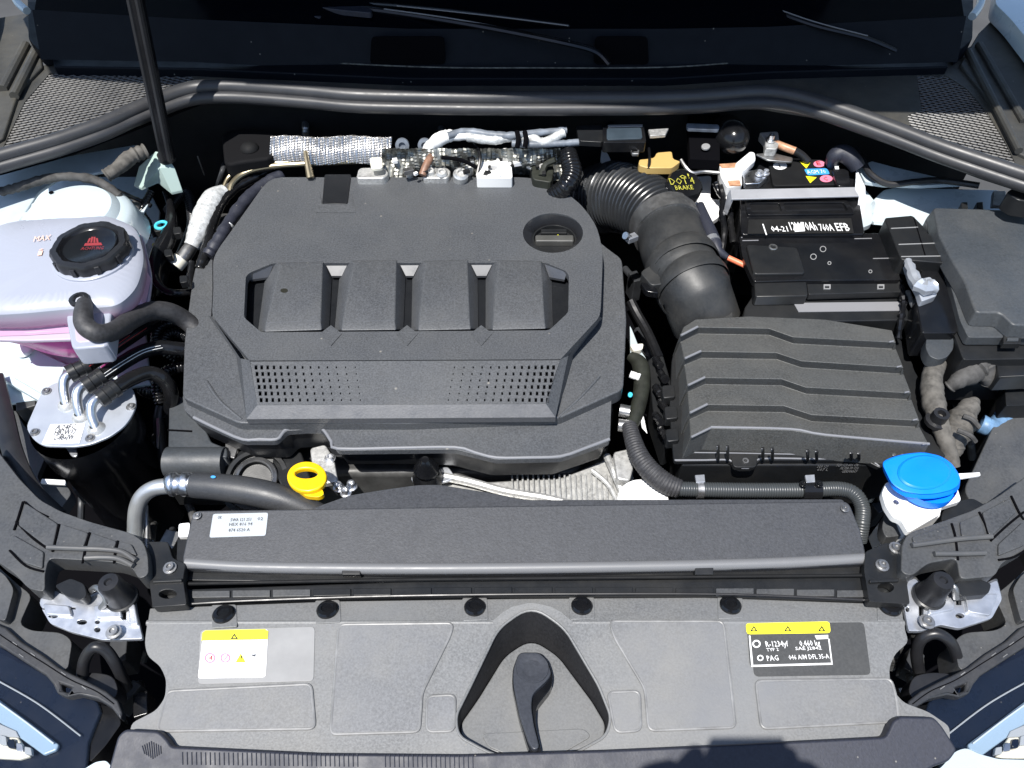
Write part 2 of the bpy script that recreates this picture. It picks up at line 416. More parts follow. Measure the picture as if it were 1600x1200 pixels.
# walls of the long recess (light catches the rear one)
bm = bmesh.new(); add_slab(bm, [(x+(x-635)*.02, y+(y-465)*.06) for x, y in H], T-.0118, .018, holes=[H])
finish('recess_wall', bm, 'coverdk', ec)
M['felt0'] = mat('oily_smudge', (.02,.02,.015), .35)
M['coversm2'] = mat('lit_cover_slope', (.062,.065,.072), .38, grain=.3, gscale=400, spec=.6)  # cover plastic made paler, painting sheen onto bevel and pad lips
pads = [((432, 410), (506, 408), (503, 516), (413, 519)), ((547, 407), (621, 405), (619, 516), (533, 517)),
        ((659, 407), (732, 405), (736, 515), (653, 517)), ((773, 406), (847, 407), (853, 514), (769, 516))]
for a, b, c, d in pads:
    bm = bmesh.new(); zt = T+.0035
    up = [(a[0]+7, a[1]+4), (b[0]-2, b[1]+3), (c[0]-2, c[1]-15), (d[0]+2, d[1]-14)]
    lo = [a, b, c, d]; base = [(a[0]-15, a[1]-2), (b[0]+15, b[1]-2), (c[0]+12, c[1]+1), (d[0]-11, d[1]+1)]
    add_loft(bm, [(up, zt), (lo, zt-.004), ([(x, y) for x, y in base], T-.0255)])
    finish('cylinder_pad', bm, 'cover', ec, bevel=.002)
    facets('pad_lip', 'coversm2', ec, {0: (d[0]+3, d[1]-15, zt+.0004), 1: (c[0]-3, c[1]-16, zt+.0004), 2: (c[0]-2, c[1]-1, zt-.0092), 3: (d[0]+2, d[1]-2, zt-.0092)}, [(0, 1, 2, 3)])
facets('rear_ramp', 'coversm', ec, {0: (386, 427, T-.002), 1: (428, 411, T-.002), 2: (420, 433, T-.014), 3: (391, 437, T-.014)}, [(0, 1, 2, 3)], skirt=.004)
facets('rear_ramp', 'coversm', ec, {0: (850, 410, T-.002), 1: (886, 425, T-.002), 2: (882, 437, T-.014), 3: (858, 433, T-.014)}, [(0, 1, 2, 3)], skirt=.004)
for x0, x1 in ((508, 544), (624, 656), (735, 770)):
    l = x0 < 400; r = x1 > 880
    facets('rear_ramp', 'coversm', ec, {0: (x0+(8 if l else 0), 425 if l else 411, T-.003), 1: (x1-(6 if r else 0), 425 if r else 411, T-.003), 2: (x1-10, 436 if r else 431, T-.016), 3: (x0+(4 if l else 10), 436 if l else 431, T-.016)}, [(0, 1, 2, 3)], skirt=.004)
tube('panel_gap', 'deep', ec, [(333, 404, T-.001), (333, 430, T-.001), (333, 458, T-.001), (331, 494, T-.004)], 1.1, 6, 6)
slab('smudge', 'felt0', ec, circ(444, 454, 6, 3.5, 12, .3), T+.0037, .0002, bevel=0)
for x in (517, 636, 752):
    facets('gusset', 'cover', ec, {0: (x, 508, T-.002), 1: (x-17, 521, T+.001), 2: (x+17, 521, T+.001), 3: (x, 540, T+.0015)}, [(0, 1, 3), (0, 3, 2)])
# perforated strip : plane falling forward, real holes
plS = plane3((390, 563, T), (876, 561, T), (630, 632, T-.012))
holes = []
for r in range(6):
    y = 574+r*10.2
    for k in range(15):
        wd = max(.9, 3.0-.15*k); x = 400+r*1.6+k*(8.6+.32*k*.8)
        if k > 13: continue
        holes.append(rect(x-wd*.75, y-wd*1.15, x+wd*.75, y+wd*1.15))
        x2 = 865-r*1.9-k*(8.6+.32*k*.8); holes.append(rect(x2-wd*.75, y-wd*1.15, x2+wd*.75, y+wd*1.15))
slab('perforated_strip', 'cover', ec, [(391, 565), (875, 563), (853, 631), (402, 633)], plS, .003, holes=holes, bevel=0)
o = slab('strip_backing', 'deep', ec, [(392, 567), (873, 565), (851, 629), (403, 631)], (plS[0], plS[1]-.008), .002, bevel=0)
E_ = lambda x, y: P(x, y, 0).z
zs = lambda x, y: hit(x, y, plS).z
V = {'a': (390, 563, T-.0005), 'b': (876, 561, T-.0005), 'c': (853, 631, zs(853, 631)-.0003), 'd': (402, 633, zs(402, 633)-.0003),
     'e': (868, 652, -.009), 'f': (385, 655, -.009), 'g': (331, 493, T-.004), 'h': (376, 560, .004), 'i': (937, 495, T-.004), 'j': (888, 556, .004)}
def sub_f(nm, m_, fs, **k): return facets(nm, m_, ec, {q: V[q] for q in set(sum(fs, ()))}, fs, **k)
sub_f('strip_bevel', 'coversm2', [('d', 'c', 'e', 'f')], skirt=.010); sub_f('strip_side', 'cover', [('a', 'd', 'f', 'h')]); sub_f('strip_side', 'cover', [('b', 'j', 'e', 'c')])
facets('flank', 'cover', ec, {0: (331, 494, T-.006), 1: (376, 561, .003), 2: (385, 656, -.019), 3: (369, 556, -.016), 4: (326, 494, -.016)}, [(0, 1, 2, 3, 4)])
facets('flank', 'cover', ec, {0: (937, 495, T-.006), 1: (888, 557, .003), 2: (868, 652, -.019), 3: (884, 600, -.017), 4: (896, 555, -.016), 5: (941, 497, -.016)}, [(0, 5, 4, 3, 2, 1)])
# middle tier
mid = rnd([(309, 400), (300, 440), (288, 533), (285, 621), (373, 661), (640, 661), (874, 653), (974, 608), (979, 500), (972, 404), (950, 388), (880, 330), (600, 300), (420, 300), (330, 392)], 8, 3)
slab('middle_tier', 'cover', ec, mid, -.019, .026, bevel=.0025, seg=3)
# fine moulded valleys
tube('moulded_ridge', 'cover', ec, [(322, 596, -.0185), (345, 628, -.0195), (378, 656, -.0205)], 3, n=8)
tube('moulded_ridge', 'cover', ec, [(936, 588, -.0185), (905, 622, -.0195), (872, 652, -.0205)], 3, n=8)
# front apron and its skirt
ap = rnd([(287, 640), (304, 655), (379, 689), (432, 689), (448, 673), (499, 670), (509, 678), (528, 704), (620, 703), (711, 702), (775, 718), (876, 716), (953, 689), (956, 612), (876, 645), (640, 652), (373, 653), (285, 616)], 5, 3)
slab('apron', 'cover', ec, ap, -.034, .010, bevel=.0035, seg=3)
slab('front_skirt', 'coverdk', ec, [(635+(q[0]-635)*.997, q[1]-2) for q in ap], -.0385, .044, bevel=.001, flare=-.008)
tube('apron_highlight', 'roll', ec, [(x, y-2, -.0348) for x, y in ((303, 654), (340, 672), (379, 688.5), (405, 688.5), (432, 688.5), (440, 681), (448, 673), (470, 671), (499, 670), (509, 678), (518, 692), (528, 703), (620, 702), (711, 701), (742, 709), (775, 717), (826, 717), (876, 715), (915, 702), (952, 688))], 2.7, 10, 3)  # pale tube drawn as the highlight of the apron's lower edge
slab('lower_rim', 'coverdk', ec, [(x, y+1) for x, y in rnd([(292, 640), (300, 664), (379, 697), (436, 697), (452, 682), (496, 680), (522, 712), (712, 710), (775, 726), (876, 724), (948, 700), (950, 612), (300, 616)], 4, 2)], -.0845, .006, bevel=.001)
# recessed latch tab at the rear
slab('locating_tab', 'coverdk', ec, rnd([(507, 272), (549, 272), (543, 318), (503, 318)], 3, 2), T+.0018, .004, bevel=.001)
facets('tab_ramp', 'cover', ec, {0: (499, 300, T+.0008), 1: (503, 319, T+.002), 2: (543, 319, T+.002), 3: (549, 300, T+.0008), 4: (556, 332, T+.0005), 5: (492, 332, T+.0005)}, [(0, 1, 5), (1, 2, 4, 5), (2, 3, 4)])
# bowl round the filler cap
cb = P(864, 368, T)
bm = bmesh.new()
b1 = [P(x, y, T-.0005) for x, y in bowl]; cc = P(866, 371, T-.017)
rA = [bm.verts.new(v) for v in b1]; rB = [bm.verts.new(cc+(v-P(864, 364, T-.0005))*.74) for v in b1]
rB2 = [bm.verts.new(cc+(v-P(864, 364, T-.0005))*.72+Vector((0, 0, -.03))) for v in b1]
for A_, B_ in ((rA, rB), (rB, rB2)):
    for i in range(36): bm.faces.new((A_[i], A_[(i+1) % 36], B_[(i+1) % 36], B_[i]))
finish('filler_bowl', bm, 'bowlp', ec)
cap = thing('oil_filler_cap', 'round black oil filler cap with grip bar, sunk in the engine cover', 'oil cap', P(867, 376, T-.045))
c0 = P(866, 376, T-.019); R0 = MM(37, c0)
lathe('rim', 'black', cap, c0, [(0, -.02), (R0, -.02), (R0, .0), (R0*.93, .004), (R0*.86, .004), (R0*.84, -.002), (0, -.002)], n=40)
M['capgrey'] = mat('worn_grey_cap', (.07,.07,.066), .34, mottle=.2)
bm = bmesh.new(); add_box(bm, c0+Vector((0, -R0*.1, .003)), R0*1.62, R0*.42, .013); finish('grip_bar', bm, 'capgrey', cap, bevel=.003)
bm = bmesh.new(); add_box(bm, c0+Vector((0, R0*.55, .0)), R0*1.1, R0*.28, .006); finish('rib', bm, 'black', cap, bevel=.001)
text('oil_symbol', '~O', 'yellowp', cap, (859, 372), (877, 372), Z(c0.z+.0045), 5)
# ================================================================== front: slam panel
plP = plane3((300, 945, -.052), (1300, 945, -.052), (800, 1150, -.060))
def on(pl, d): return (pl[0], pl[1]+d)
sp = thing('slam_panel_cover', 'wide dusty grey plastic cover along the front edge with stickers and latch recess', 'panel', hit(800, 1050, on(plP, -.03)))
plFo = plane3(hit(300, 972, plP), hit(1300, 970, plP), hit(800, 936, on(plP, -.011)))
slab('rear_fold', 'slam', sp, [(234, 950), (520, 939), (800, 935), (1100, 933), (1408, 944), (1413, 972), (892, 971), (862, 952), (800, 952), (770, 971), (230, 975)], plFo, .012, bevel=.0015)
outer = rnd([(230, 974, None, 1), (768, 971), (785, 957, None, 2), (800, 948, None, 2), (830, 941), (862, 948, None, 2), (878, 957, None, 2), (893, 971), (1413, 971, None, 1), (1414, 985), (1420, 1003), (1398, 1022), (1389, 1045), (1392, 1075), (1412, 1098), (1450, 1112), (1484, 1135), (1484, 1180), (1100, 1196), (800, 1199), (500, 1197), (200, 1175), (205, 1130), (244, 1110), (258, 1090), (260, 1062), (250, 1040), (231, 1026), (226, 1006)], 9, 3)
for a_, b_ in ((230, 770), (893, 1412)): bm = bmesh.new(); add_tube(bm, [hit(x, 973.5, on(plP, -.0030)) for x in (a_, (a_+b_)/2, b_)], [.0034]*3, 12); finish('fold_radius', bm, 'slam', sp)
tri = rnd([(830, 945, None, 60), (883, 982, None, 20), (936, 1072), (955, 1120), (948, 1150, None, 25), (893, 1180), (847, 1190), (800, 1188), (762, 1175), (715, 1150, None, 20), (712, 1118), (735, 1072), (778, 982, None, 20)], 12, 6)
slab('cover_panel', 'slam', sp, [p[:2] for p in outer], plP, .028, holes=[[p[:2] for p in tri]], bevel=.0025)
# latch recess: dark wall falling to an inner floor
pc = Vector((830, 1085)); fl = on(plP, -.040)
def inner(p):
    x, y = p
    f = max(0, min(1, (1150-y)/190)); dx = x-831
    return (831+dx*(1-.16*f-.03), 997+(y-945)*((1188-997)/(1190-945)) if y < 1150 else y-1-1.5*0)
tri2 = [p[:2] for p in tri]
inn = []
for x, y in tri2:
    yy = 997+(y-945)*(1186-997)/(1192-945.)
    k = .80+.155*max(0, min(1, (y-960)/190)); inn.append((831+(x-831)*k, yy))
def flz(y): return on(plP, -.040+.030*max(0, min(1, (y-1000)/185.)))
bm = bmesh.new()
a = [bm.verts.new(hit(x, y, on(plP, -.001))) for x, y in tri2]; b = [bm.verts.new(hit(x, y, flz(y))) for x, y in inn]
for i in range(len(a)): bm.faces.new((a[i], a[(i+1) % len(a)], b[(i+1) % len(a)], b[i]))
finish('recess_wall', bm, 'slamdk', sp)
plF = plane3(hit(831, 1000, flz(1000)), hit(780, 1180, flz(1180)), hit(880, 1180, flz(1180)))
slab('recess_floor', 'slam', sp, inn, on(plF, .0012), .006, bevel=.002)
slab('floor_step', 'slam', sp, rnd([(752, 1146), (912, 1138), (925, 1150), (880, 1176), (840, 1184), (800, 1182), (762, 1166)], 8, 3), on(plF, .003), .003, bevel=.0012)
bm = bmesh.new(); L1 = [tri2[i] for i in range(len(tri2))]
L1 = L1+[L1[0]]
add_tube(bm, [hit(x, y, on(plP, .0004)) for x, y in L1], [MM(2.2, hit(x, y, plP)) for x, y in L1], 8, False); finish('recess_lip', bm, 'slam', sp)
for pts in ([(262, 1080), (486, 1069), (492, 1138), (246, 1142)],
            [(530, 976), (708, 974), (703, 993), (659, 1082), (655, 1143), (517, 1147)], [(668, 1088), (711, 1086), (709, 1142), (667, 1143)],
            [(953, 971), (1130, 971), (1149, 1136), (1014, 1141), (1008, 1076), (960, 996)], [(950, 1082), (999, 1080), (1001, 1141), (962, 1144)],
            [(1181, 1064), (1392, 1061), (1400, 1090), (1404, 1127), (1190, 1138)]):
    rp_ = [p[:2] for p in rnd(pts, 10, 4)]
    slab('raised_panel', 'slam2', sp, rp_, on(plP, .0025), .004, bevel=.0015, seg=3)
    bm = bmesh.new(); W_ = [hit(x, y, on(plP, .0009)) for x, y in rp_+[rp_[0]]]; add_tube(bm, W_, [.0019]*len(W_), 8, False); finish('panel_bead_highlight', bm, 'slambead', sp)  # pale outline painting the bright lip of each panel
# sticker fields
slab('label_field', 'clear', sp, [p[:2] for p in rnd([(313, 984), (492, 979), (490, 1064), (309, 1069)], 7, 3)], on(plP, .0009), .0015, bevel=.0004)
M['fielddk'] = mat('dark_label_field', (.042,.043,.043), .5, grain=.3, gscale=400)
slab('label_field', 'fielddk', sp, [p[:2] for p in rnd([(1168, 974), (1350, 972), (1361, 1054), (1179, 1057)], 7, 3)], on(plP, .0009), .0015, bevel=.0004)
q = slab('warning_sticker', 'label', sp, [p[:2] for p in rnd([(318, 986), (419, 983), (415, 1058), (309, 1060)], 5, 3)], on(plP, .0016), .0006, bevel=0)
q['label'] = 'white and yellow warning sticker'
pq = on(plP, .0019)
slab('sticker_band', 'yellowp', q, [(316, 989), (321, 985), (414, 983), (419, 986), (418, 999), (315, 1001)], pq, .0003, bevel=0)
def px_tri(nm, m, par, cx, cy, w_, h_, pl, hole=True):
    ol = [(cx, cy-h_), (cx+w_, cy+h_), (cx-w_, cy+h_)]
    slab(nm, m, par, ol, pl, .0002, holes=[[(cx, cy-h_*.3), (cx+w_*.45, cy+h_*.65), (cx-w_*.45, cy+h_*.65)]] if hole else [], bevel=0)
px_tri('warning_triangle', 'ink', q, 366, 994, 6, 4.5, on(plP, .0023))
def ring_sym(nm, m, par, cx, cy, r, pl, w_=2.3):
    slab(nm, m, par, circ(cx, cy, r, r*.95, 20), pl, .0002, holes=[circ(cx, cy, r-w_, (r-w_)*.95, 20)], bevel=0)
ring_sym('prohibition_symbol', 'pinkp', q, 328, 1028, 8.5, on(plP, .0021)); text('symbol', '4', 'red', q, (325, 1032), (331, 1032), on(plP, .0021), 7)
ring_sym('prohibition_symbol', 'pinkp', q, 352, 1028, 8, on(plP, .0021)); text('symbol', '7', 'pinkp', q, (349, 1032), (355, 1032), on(plP, .0021), 7)
px_tri('warning_triangle', 'yellowp', q, 376, 1028, 8, 7, on(plP, .0021), False); text('symbol', '!', 'ink', q, (375, 1033), (377, 1033), on(plP, .0024), 8)
text('lettering', '~w~~', 'ink', q, (388, 1027), (410, 1026), on(plP, .0021), 4)
q = slab('capacity_sticker', 'fielddk', sp, [p[:2] for p in rnd([(1167, 974), (1296, 972), (1301, 1037), (1172, 1041)], 6, 3)], on(plP, .0016), .0006, bevel=0)
q['label'] = 'black and yellow air conditioning sticker'
slab('sticker_band', 'yellowp', q, [p[:2] for p in rnd([(1165, 974), (1296, 971), (1298, 989), (1167, 991)], 5, 3)], on(plP, .002), .0003, bevel=0)
for x in (1178, 1231, 1284): px_tri('warning_triangle', 'ink', q, x, 982, 6, 4.5, on(plP, .0024), True)
p2_ = on(plP, .0021)
multi('sticker_frame', 'whitep', q, [([(1170, 993), (1172.5, 993), (1177, 1041), (1174, 1041)], p2_, .0002), ([(1174, 1039), (1301, 1035.5), (1301, 1038.5), (1174, 1042)], p2_, .0002), ([(1294, 998), (1296, 998), (1301, 1037), (1299, 1037)], p2_, .0002)], 0)
ring_sym('cooling_symbol', 'whitep', q, 1182, 1006, 6.5, p2_, 2.4); ring_sym('oil_symbol', 'whitep', q, 1188, 1028, 5, p2_, 2)
for s, a, b, h in (('R-1234yf', (1197, 1011), (1232, 1010), 8), ('0,460 kg', (1250, 1010), (1282, 1009), 8), ('TYP 2', (1198, 1018), (1217, 1017), 4.5), ('SAE J2842', (1243, 1016), (1284, 1015), 4.5),
                   ('PAG', (1199, 1033), (1217, 1032), 7.5), ('046 A/M DFL 35-A', (1233, 1031), (1296, 1029), 6.5)):
    text('lettering', s, 'whitep', q, a, b, p2_, h, bold=.006)
slab('code_plate', 'whitep', q, [(1273, 993), (1294, 992), (1294, 998), (1276, 999)], p2_, .0002, bevel=0)
# push clips
def clip_mesh():
    c = hit(350, 962, plFo); r = MM(17, c); bm = bmesh.new(); n = plFo[0]
    add_lathe(bm, c, n, [(r*1.0, .001), (r, .004), (r*.86, .0065), (r*.55, .0072), (r*.5, .0055), (r*.25, .0052), (0, .006)], 24)
    o = finish('push_clip', bm, 'gloss', sp); o.parent = None
    return o
x_, y_, n_ = frame(plP[0])
cl = clip_mesh(); c_ref = hit(350, 962, plFo); cl.parent = sp
base_cl = cl.location.copy()
for i, (x, y) in enumerate([(350, 962), (512, 955), (742, 951), (909, 949), (1141, 948), (1390, 951)]):
    o = cl if i == 0 else cl.copy()
    if i: COL.objects.link(o); o.parent = sp
    o.location = base_cl + (hit(x, y, plFo)-c_ref)
    slab('clip_seat', 'slam', sp, [p[:2] for p in rnd([(x-20, y-17), (x+19, y-18), (x+21, y+17), (x-19, y+19)], 3, 2)], on(plFo, .0012), .002, bevel=.0008)
# release lever
lv = thing('bonnet_release_lever', 'black pear shaped release lever standing in the triangular recess', 'lever', hit(832, 1090, plF))
ho = [(811, 1019), (845, 1019), (858, 1036), (864, 1056), (862, 1074), (838, 1104), (837, 1132), (846, 1173), (845, 1183), (834, 1183), (825, 1168), (811, 1121), (800, 1070), (801, 1045)]
slab('lever_base', 'gloss', lv, [p[:2] for p in rnd(ho, 8, 3)], on(plF, .014), .013, bevel=.002)
plH = on(plF, .021)
M['leverp'] = mat('lever_plastic', (.035,.038,.046), .4, grain=.3, gscale=400)
slab('lever_top', 'leverp', lv, [p[:2] for p in rnd([(811, 1019), (844, 1019), (856, 1035), (862, 1052), (855, 1062), (832, 1084), (830, 1104), (834, 1132), (843, 1168), (833, 1172), (826, 1160), (812, 1118), (802, 1068), (802, 1045)], 8, 3)], plH, .008, bevel=.0022, seg=3)
c = hit(832, 1044, plH); r = MM(26, c)
lathe('thumb_dish', 'leverp', lv, c, [(r, -.001), (r*.96, .0012), (r*.8, .0012), (r*.5, -.0002), (0, -.001)], axis=plF[0], n=36)
# bumper lip at the very front
bl = thing('bumper_lip', 'dark textured lip with blue shade in its colour in front of the slam panel cover', 'trim', P(800, 1190, -.1))
lipp = rnd([(165, 1215), (183, 1150), (195, 1139), (248, 1142), (262, 1156), (268, 1166), (500, 1177), (720, 1179), (948, 1172), (1150, 1163), (1384, 1151), (1396, 1126), (1406, 1119), (1460, 1120), (1473, 1134), (1497, 1172), (1484, 1190), (1460, 1198), (1400, 1235), (200, 1240)], 7, 3)
M['lip'] = mat('blue_shade_lip', (.016,.018,.028), .55, grain=.4, gscale=400, speck=50)  # blue-black base, the shade on the lip put into its colour
plL = plane3((300, 1150, -.046), (1300, 1150, -.046), (800, 1215, -.056))
slab('lip_panel', 'lip', bl, [p[:2] for p in lipp], plL, .03, bevel=.003)
bm = bmesh.new()
for i in range(64):
    x = 285+i*7.2
    if 560 < x < 600: continue
    y0 = 1171+(x-285)*.012+4; a_ = hit(x, y0, on(plL, .0006)); b_ = hit(x+.5, y0+20, on(plL, .0006)); add_tube(bm, [a_, b_], [.0005]*2, 6)
for i in range(9):
    a_ = hit(222+i*3.6, 1158+abs(4-i)*1.8, on(plL, .0006)); b_ = hit(226+i*3.2, 1186-abs(4-i)*2, on(plL, .0006)); add_tube(bm, [a_, b_], [.0005]*2, 6)
tag(finish('ribbing', bm, 'lip', bl), kind='stuff')
# ================================================================== crossmember rail
rl = thing('front_crossmember', 'black ribbed crossmember between radiator cover and slam panel cover', 'rail', P(800, 920, -.08))
slab('rail_beam', 'black', rl, [(238, 922), (640, 908), (1000, 905), (1405, 900), (1420, 942), (1100, 930), (640, 932), (400, 938), (236, 949)], -.056, .03, bevel=.002)
for i in range(17):
    x = 300+i*63; yb = 934-5*math.sin((x-300)/1070*3.14); yt = 921-6*math.sin((x-300)/1070*3.14)
    slab('rail_tile', 'duct' if i < 3 or i > 12 else 'black', rl, [(x, yt+2), (x+59, yt+1.5), (x+59, yb-1), (x, yb)], -.0535, .003, bevel=.0009)
tube('edge_bead', 'rubber', rl, [(290, 944, -.052), (400, 938, -.052), (620, 931, -.052), (900, 928, -.052), (1150, 929, -.052), (1400, 940, -.052)], 2.0, 8, 8)
tube('edge_bead', 'matte', rl, [(295, 912, -.05), (620, 906, -.05), (900, 903, -.05), (1350, 899, -.05)], 3.0, 8, 8)
for pts, hole, bolts, lab in (([(231, 846), (262, 846), (270, 872), (290, 880), (286, 905), (292, 945), (238, 949), (232, 900)], circ(262, 928, 14, 7, 14), [(266, 888)], 'black bracket at the left end of the front crossmember'),
                         ([(1352, 862), (1385, 848), (1405, 850), (1412, 875), (1422, 944), (1358, 940), (1350, 890)], circ(1384, 918, 13, 8, 14), [(1378, 884), (1399, 857)], 'black bracket at the right end of the front crossmember')):
    b = thing('crossmember_bracket', lab, 'bracket', P(pts[0][0], 900, -.06), group='crossmember end brackets')
    slab('plate', 'black', b, [p[:2] for p in rnd(pts, 4, 2)], -.040, .014, holes=[hole], bevel=.0015)
    slab('raised_rib', 'black', b, [(hole[0][0]-38, 905), (hole[0][0]+8, 903), (hole[0][0]+8, 908), (hole[0][0]-38, 910)], -.036, .006, bevel=.001)
    for x, y in bolts: screw(b, x, y, -.0395, 7, 'steel', .006, 'bolt')
# ================================================================== radiator cover
rc = thing('radiator_cover', 'long flat charcoal cover across the top of the radiator with a small grey label', 'cover', P(820, 850, -.08))
plR = plane3((300, 797, -.032), (1325, 783, -.032), (800, 893, -.046))
M['felt'] = mat('charcoal_felt_plastic', (.029,.031,.036), .55, grain=.55, gscale=420, mottle=.06)
slab('top_cover', 'felt', rc, [p[:2] for p in rnd([(302, 798, None, 10), (820, 790), (1326, 783, None, 10), (1345, 830), (1353, 866), (1352, 881, None, 3), (1180, 889), (900, 894), (640, 896), (400, 893), (286, 888, None, 3), (285, 872), (292, 840)], 5, 3)], plR, .02, bevel=.0065, seg=4)
M['rolled'] = mat('rolled_edge_highlight', (.15,.153,.16), .44)  # far paler than the cover, the bend's highlight is painted in
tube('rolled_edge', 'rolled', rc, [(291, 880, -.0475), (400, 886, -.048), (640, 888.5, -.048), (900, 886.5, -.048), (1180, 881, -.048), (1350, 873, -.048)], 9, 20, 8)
slab('rear_hump', 'felt', rc, [p[:2] for p in rnd([(470, 803), (500, 790), (545, 774), (600, 765), (650, 758), (685, 757), (760, 769), (822, 781), (1318, 780), (1322, 792), (820, 799)], 10, 3)], -.0345, .012, bevel=.002)
slab('front_lip', 'black', rc, [(290, 893), (640, 901), (900, 899), (1352, 884), (1352, 896), (900, 909), (640, 911), (292, 907)], -.058, .01, bevel=.0015)
for x in (548, 1100): slab('snap_tab', 'black', rc, [(x-14, 886), (x+15, 886), (x+15, 898), (x-14, 898)], on(plR, .002), .012, bevel=.001)
q = slab('foil_label', 'labelg', rc, [p[:2] for p in rnd([(333, 803), (419, 801), (415, 837), (327, 840)], 3, 2)], on(plR, .0008), .0004, bevel=0)
for s, a, b in (('5WA 121 251', (360, 815), (392, 814)), ('HEX 816 94', (358, 822), (394, 821)), ('874 6520 A', (357, 831), (390, 830)), ('OK', (340, 811), (346, 811)), ('02', (402, 813), (411, 813))):
    text('lettering', s, 'fielddk', q, a, b, on(plR, .0009), 4.5)
screw(rc, 308, 806, -.0315, 4.5, 'steel', .003); screw(rc, 1320, 795, -.0315, 4.5, 'steel', .003)
slab('side_bracket', 'black', rc, [(277, 842), (296, 842), (290, 885), (275, 880)], -.045, .02, bevel=.001)
slab('side_pad', 'white', rc, [p[:2] for p in rnd([(279, 818), (297, 816), (295, 838), (278, 839)], 3, 2)], -.045, .01, bevel=.001)
# ================================================================== left side of the bay
def sheetpx(name, m, lst, z, th, label, cat, bevel=.002, **k):
    o = slab(name, m, None, lst, z, th, bevel=bevel, **k); return tag(o, label, cat)
iw = thing('inner_wing_left', 'pale painted inner wing panel with domed strut tower behind the coolant tank', 'body panel', P(110, 420, -.1))
iw.name = 'inner_wing'
slab('wing_sheet', 'paint', iw, [(-60, 300), (0, 282), (60, 270), (180, 240), (215, 262), (250, 330), (238, 420), (228, 520), (235, 600), (-60, 640)], -.075, .006, bevel=.002)
c = P(118, 345, .048); r = MM(88, c)
lathe('strut_dome', 'paint', iw, c, [(r*1.12, -.04), (r*1.02, -.012), (r*.98, 0), (r*.92, .006), (r*.80, .010), (r*.76, .016), (r*.70, .022), (r*.5, .026), (r*.25, .027), (0, .027)], n=56)
c2 = P(80, 301, .073); lathe('dome_hole', 'deep', iw, c2, [(0, .0), (.0035, .0), (.0035, .001), (0, .001)], n=14)
for i in range(9):
    a = 2.1+i*.33; screw(iw, 0, 0, 0, 3) if False else None
    cc_ = c+Vector((math.cos(a)*r*.86, math.sin(a)*r*.86, .006)); lathe('weld_nub', 'paint', iw, cc_, [(.006, 0), (.005, .004), (0, .006)], n=10)
slab('rail_sheet', 'paint', iw, [(-40, 505), (10, 520), (60, 548), (118, 575), (90, 625), (60, 625), (0, 590), (-40, 600)], -.06, .01, bevel=.002)
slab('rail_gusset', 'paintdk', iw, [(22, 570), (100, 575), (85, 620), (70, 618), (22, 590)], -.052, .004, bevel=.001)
c = P(38, 548, -.056); lathe('grommet', 'white', iw, c, [(.014, 0), (.013, .005), (.008, .007), (0, .007)], n=20)
# coolant reservoir -------------------------------------------------
ZOFF[0] = .05
cr = thing('coolant_reservoir', 'translucent white coolant tank with pink fluid and black screw cap', 'coolant tank', P(110, 480, -.12))
def ringR(pts, r=14, n=3): return [p[:2] for p in rnd(pts, r, n)]
ringsT = [(ringR([(8, 358), (70, 345), (160, 342), (205, 362), (214, 400), (200, 440), (172, 462), (100, 468), (40, 474), (-20, 478), (-40, 420), (-20, 372)], 16, 4), .030),
          (ringR([(0, 350), (66, 336), (165, 333), (215, 352), (228, 400), (216, 448), (186, 478), (100, 482), (40, 488), (-30, 492), (-50, 420), (-30, 364)], 18, 4), .022),
          (ringR([(0, 350), (66, 340), (165, 340), (219, 360), (233, 420), (224, 470), (190, 500), (104, 506), (40, 512), (-30, 514), (-50, 430), (-30, 370)], 18, 4), -.006),
          (ringR([(0, 352), (66, 344), (165, 344), (219, 366), (235, 430), (226, 482), (194, 512), (106, 518), (40, 523), (-30, 523), (-50, 430), (-30, 370)], 18, 4), -.022)]
bm = bmesh.new(); add_loft(bm, ringsT); o = finish('tank_shell', bm, 'tankfl', cr)
sd = o.modifiers.new('sub', 'SUBSURF'); sd.levels = sd.render_levels = 1
fl_ = mat('flange_polyethylene', (.42,.36,.44), .35)
M['flange'] = fl_
fr = ringR([(0, 348), (66, 340), (165, 340), (222, 362), (238, 432), (230, 490), (197, 522), (150, 528), (108, 530), (40, 532), (-30, 530), (-50, 430), (-30, 366)], 16, 4)
slab('seam_flange', 'flange', cr, fr, -.022, .006, bevel=.002)
low = [([(x, y+2) for x, y in ringR([(0, 352), (66, 344), (165, 344), (219, 366), (235, 430), (226, 486), (194, 518), (106, 524), (40, 528), (-30, 526), (-50, 430), (-30, 370)], 18, 4)], -.027),
       (ringR([(10, 380), (66, 370), (165, 370), (215, 390), (230, 440), (216, 500), (186, 535), (150, 548), (106, 553), (60, 545), (-10, 520), (-30, 400)], 18, 4), -.058),
       (ringR([(20, 400), (66, 390), (160, 390), (205, 410), (220, 450), (206, 510), (180, 545), (150, 556), (110, 560), (70, 552), (10, 530), (-10, 420)], 18, 4), -.082)]
M['pinkfluid'] = mat('pink_coolant_tank', (.58,.09,.32), .28, mottle=.12, mscale=12)
M['pinkpale'] = mat('pale_pink_tank', (.46,.27,.40), .3, mottle=.06, mscale=12)
bm = bmesh.new(); add_loft(bm, low); finish('fluid_bowl', bm, 'pinkfluid', cr)
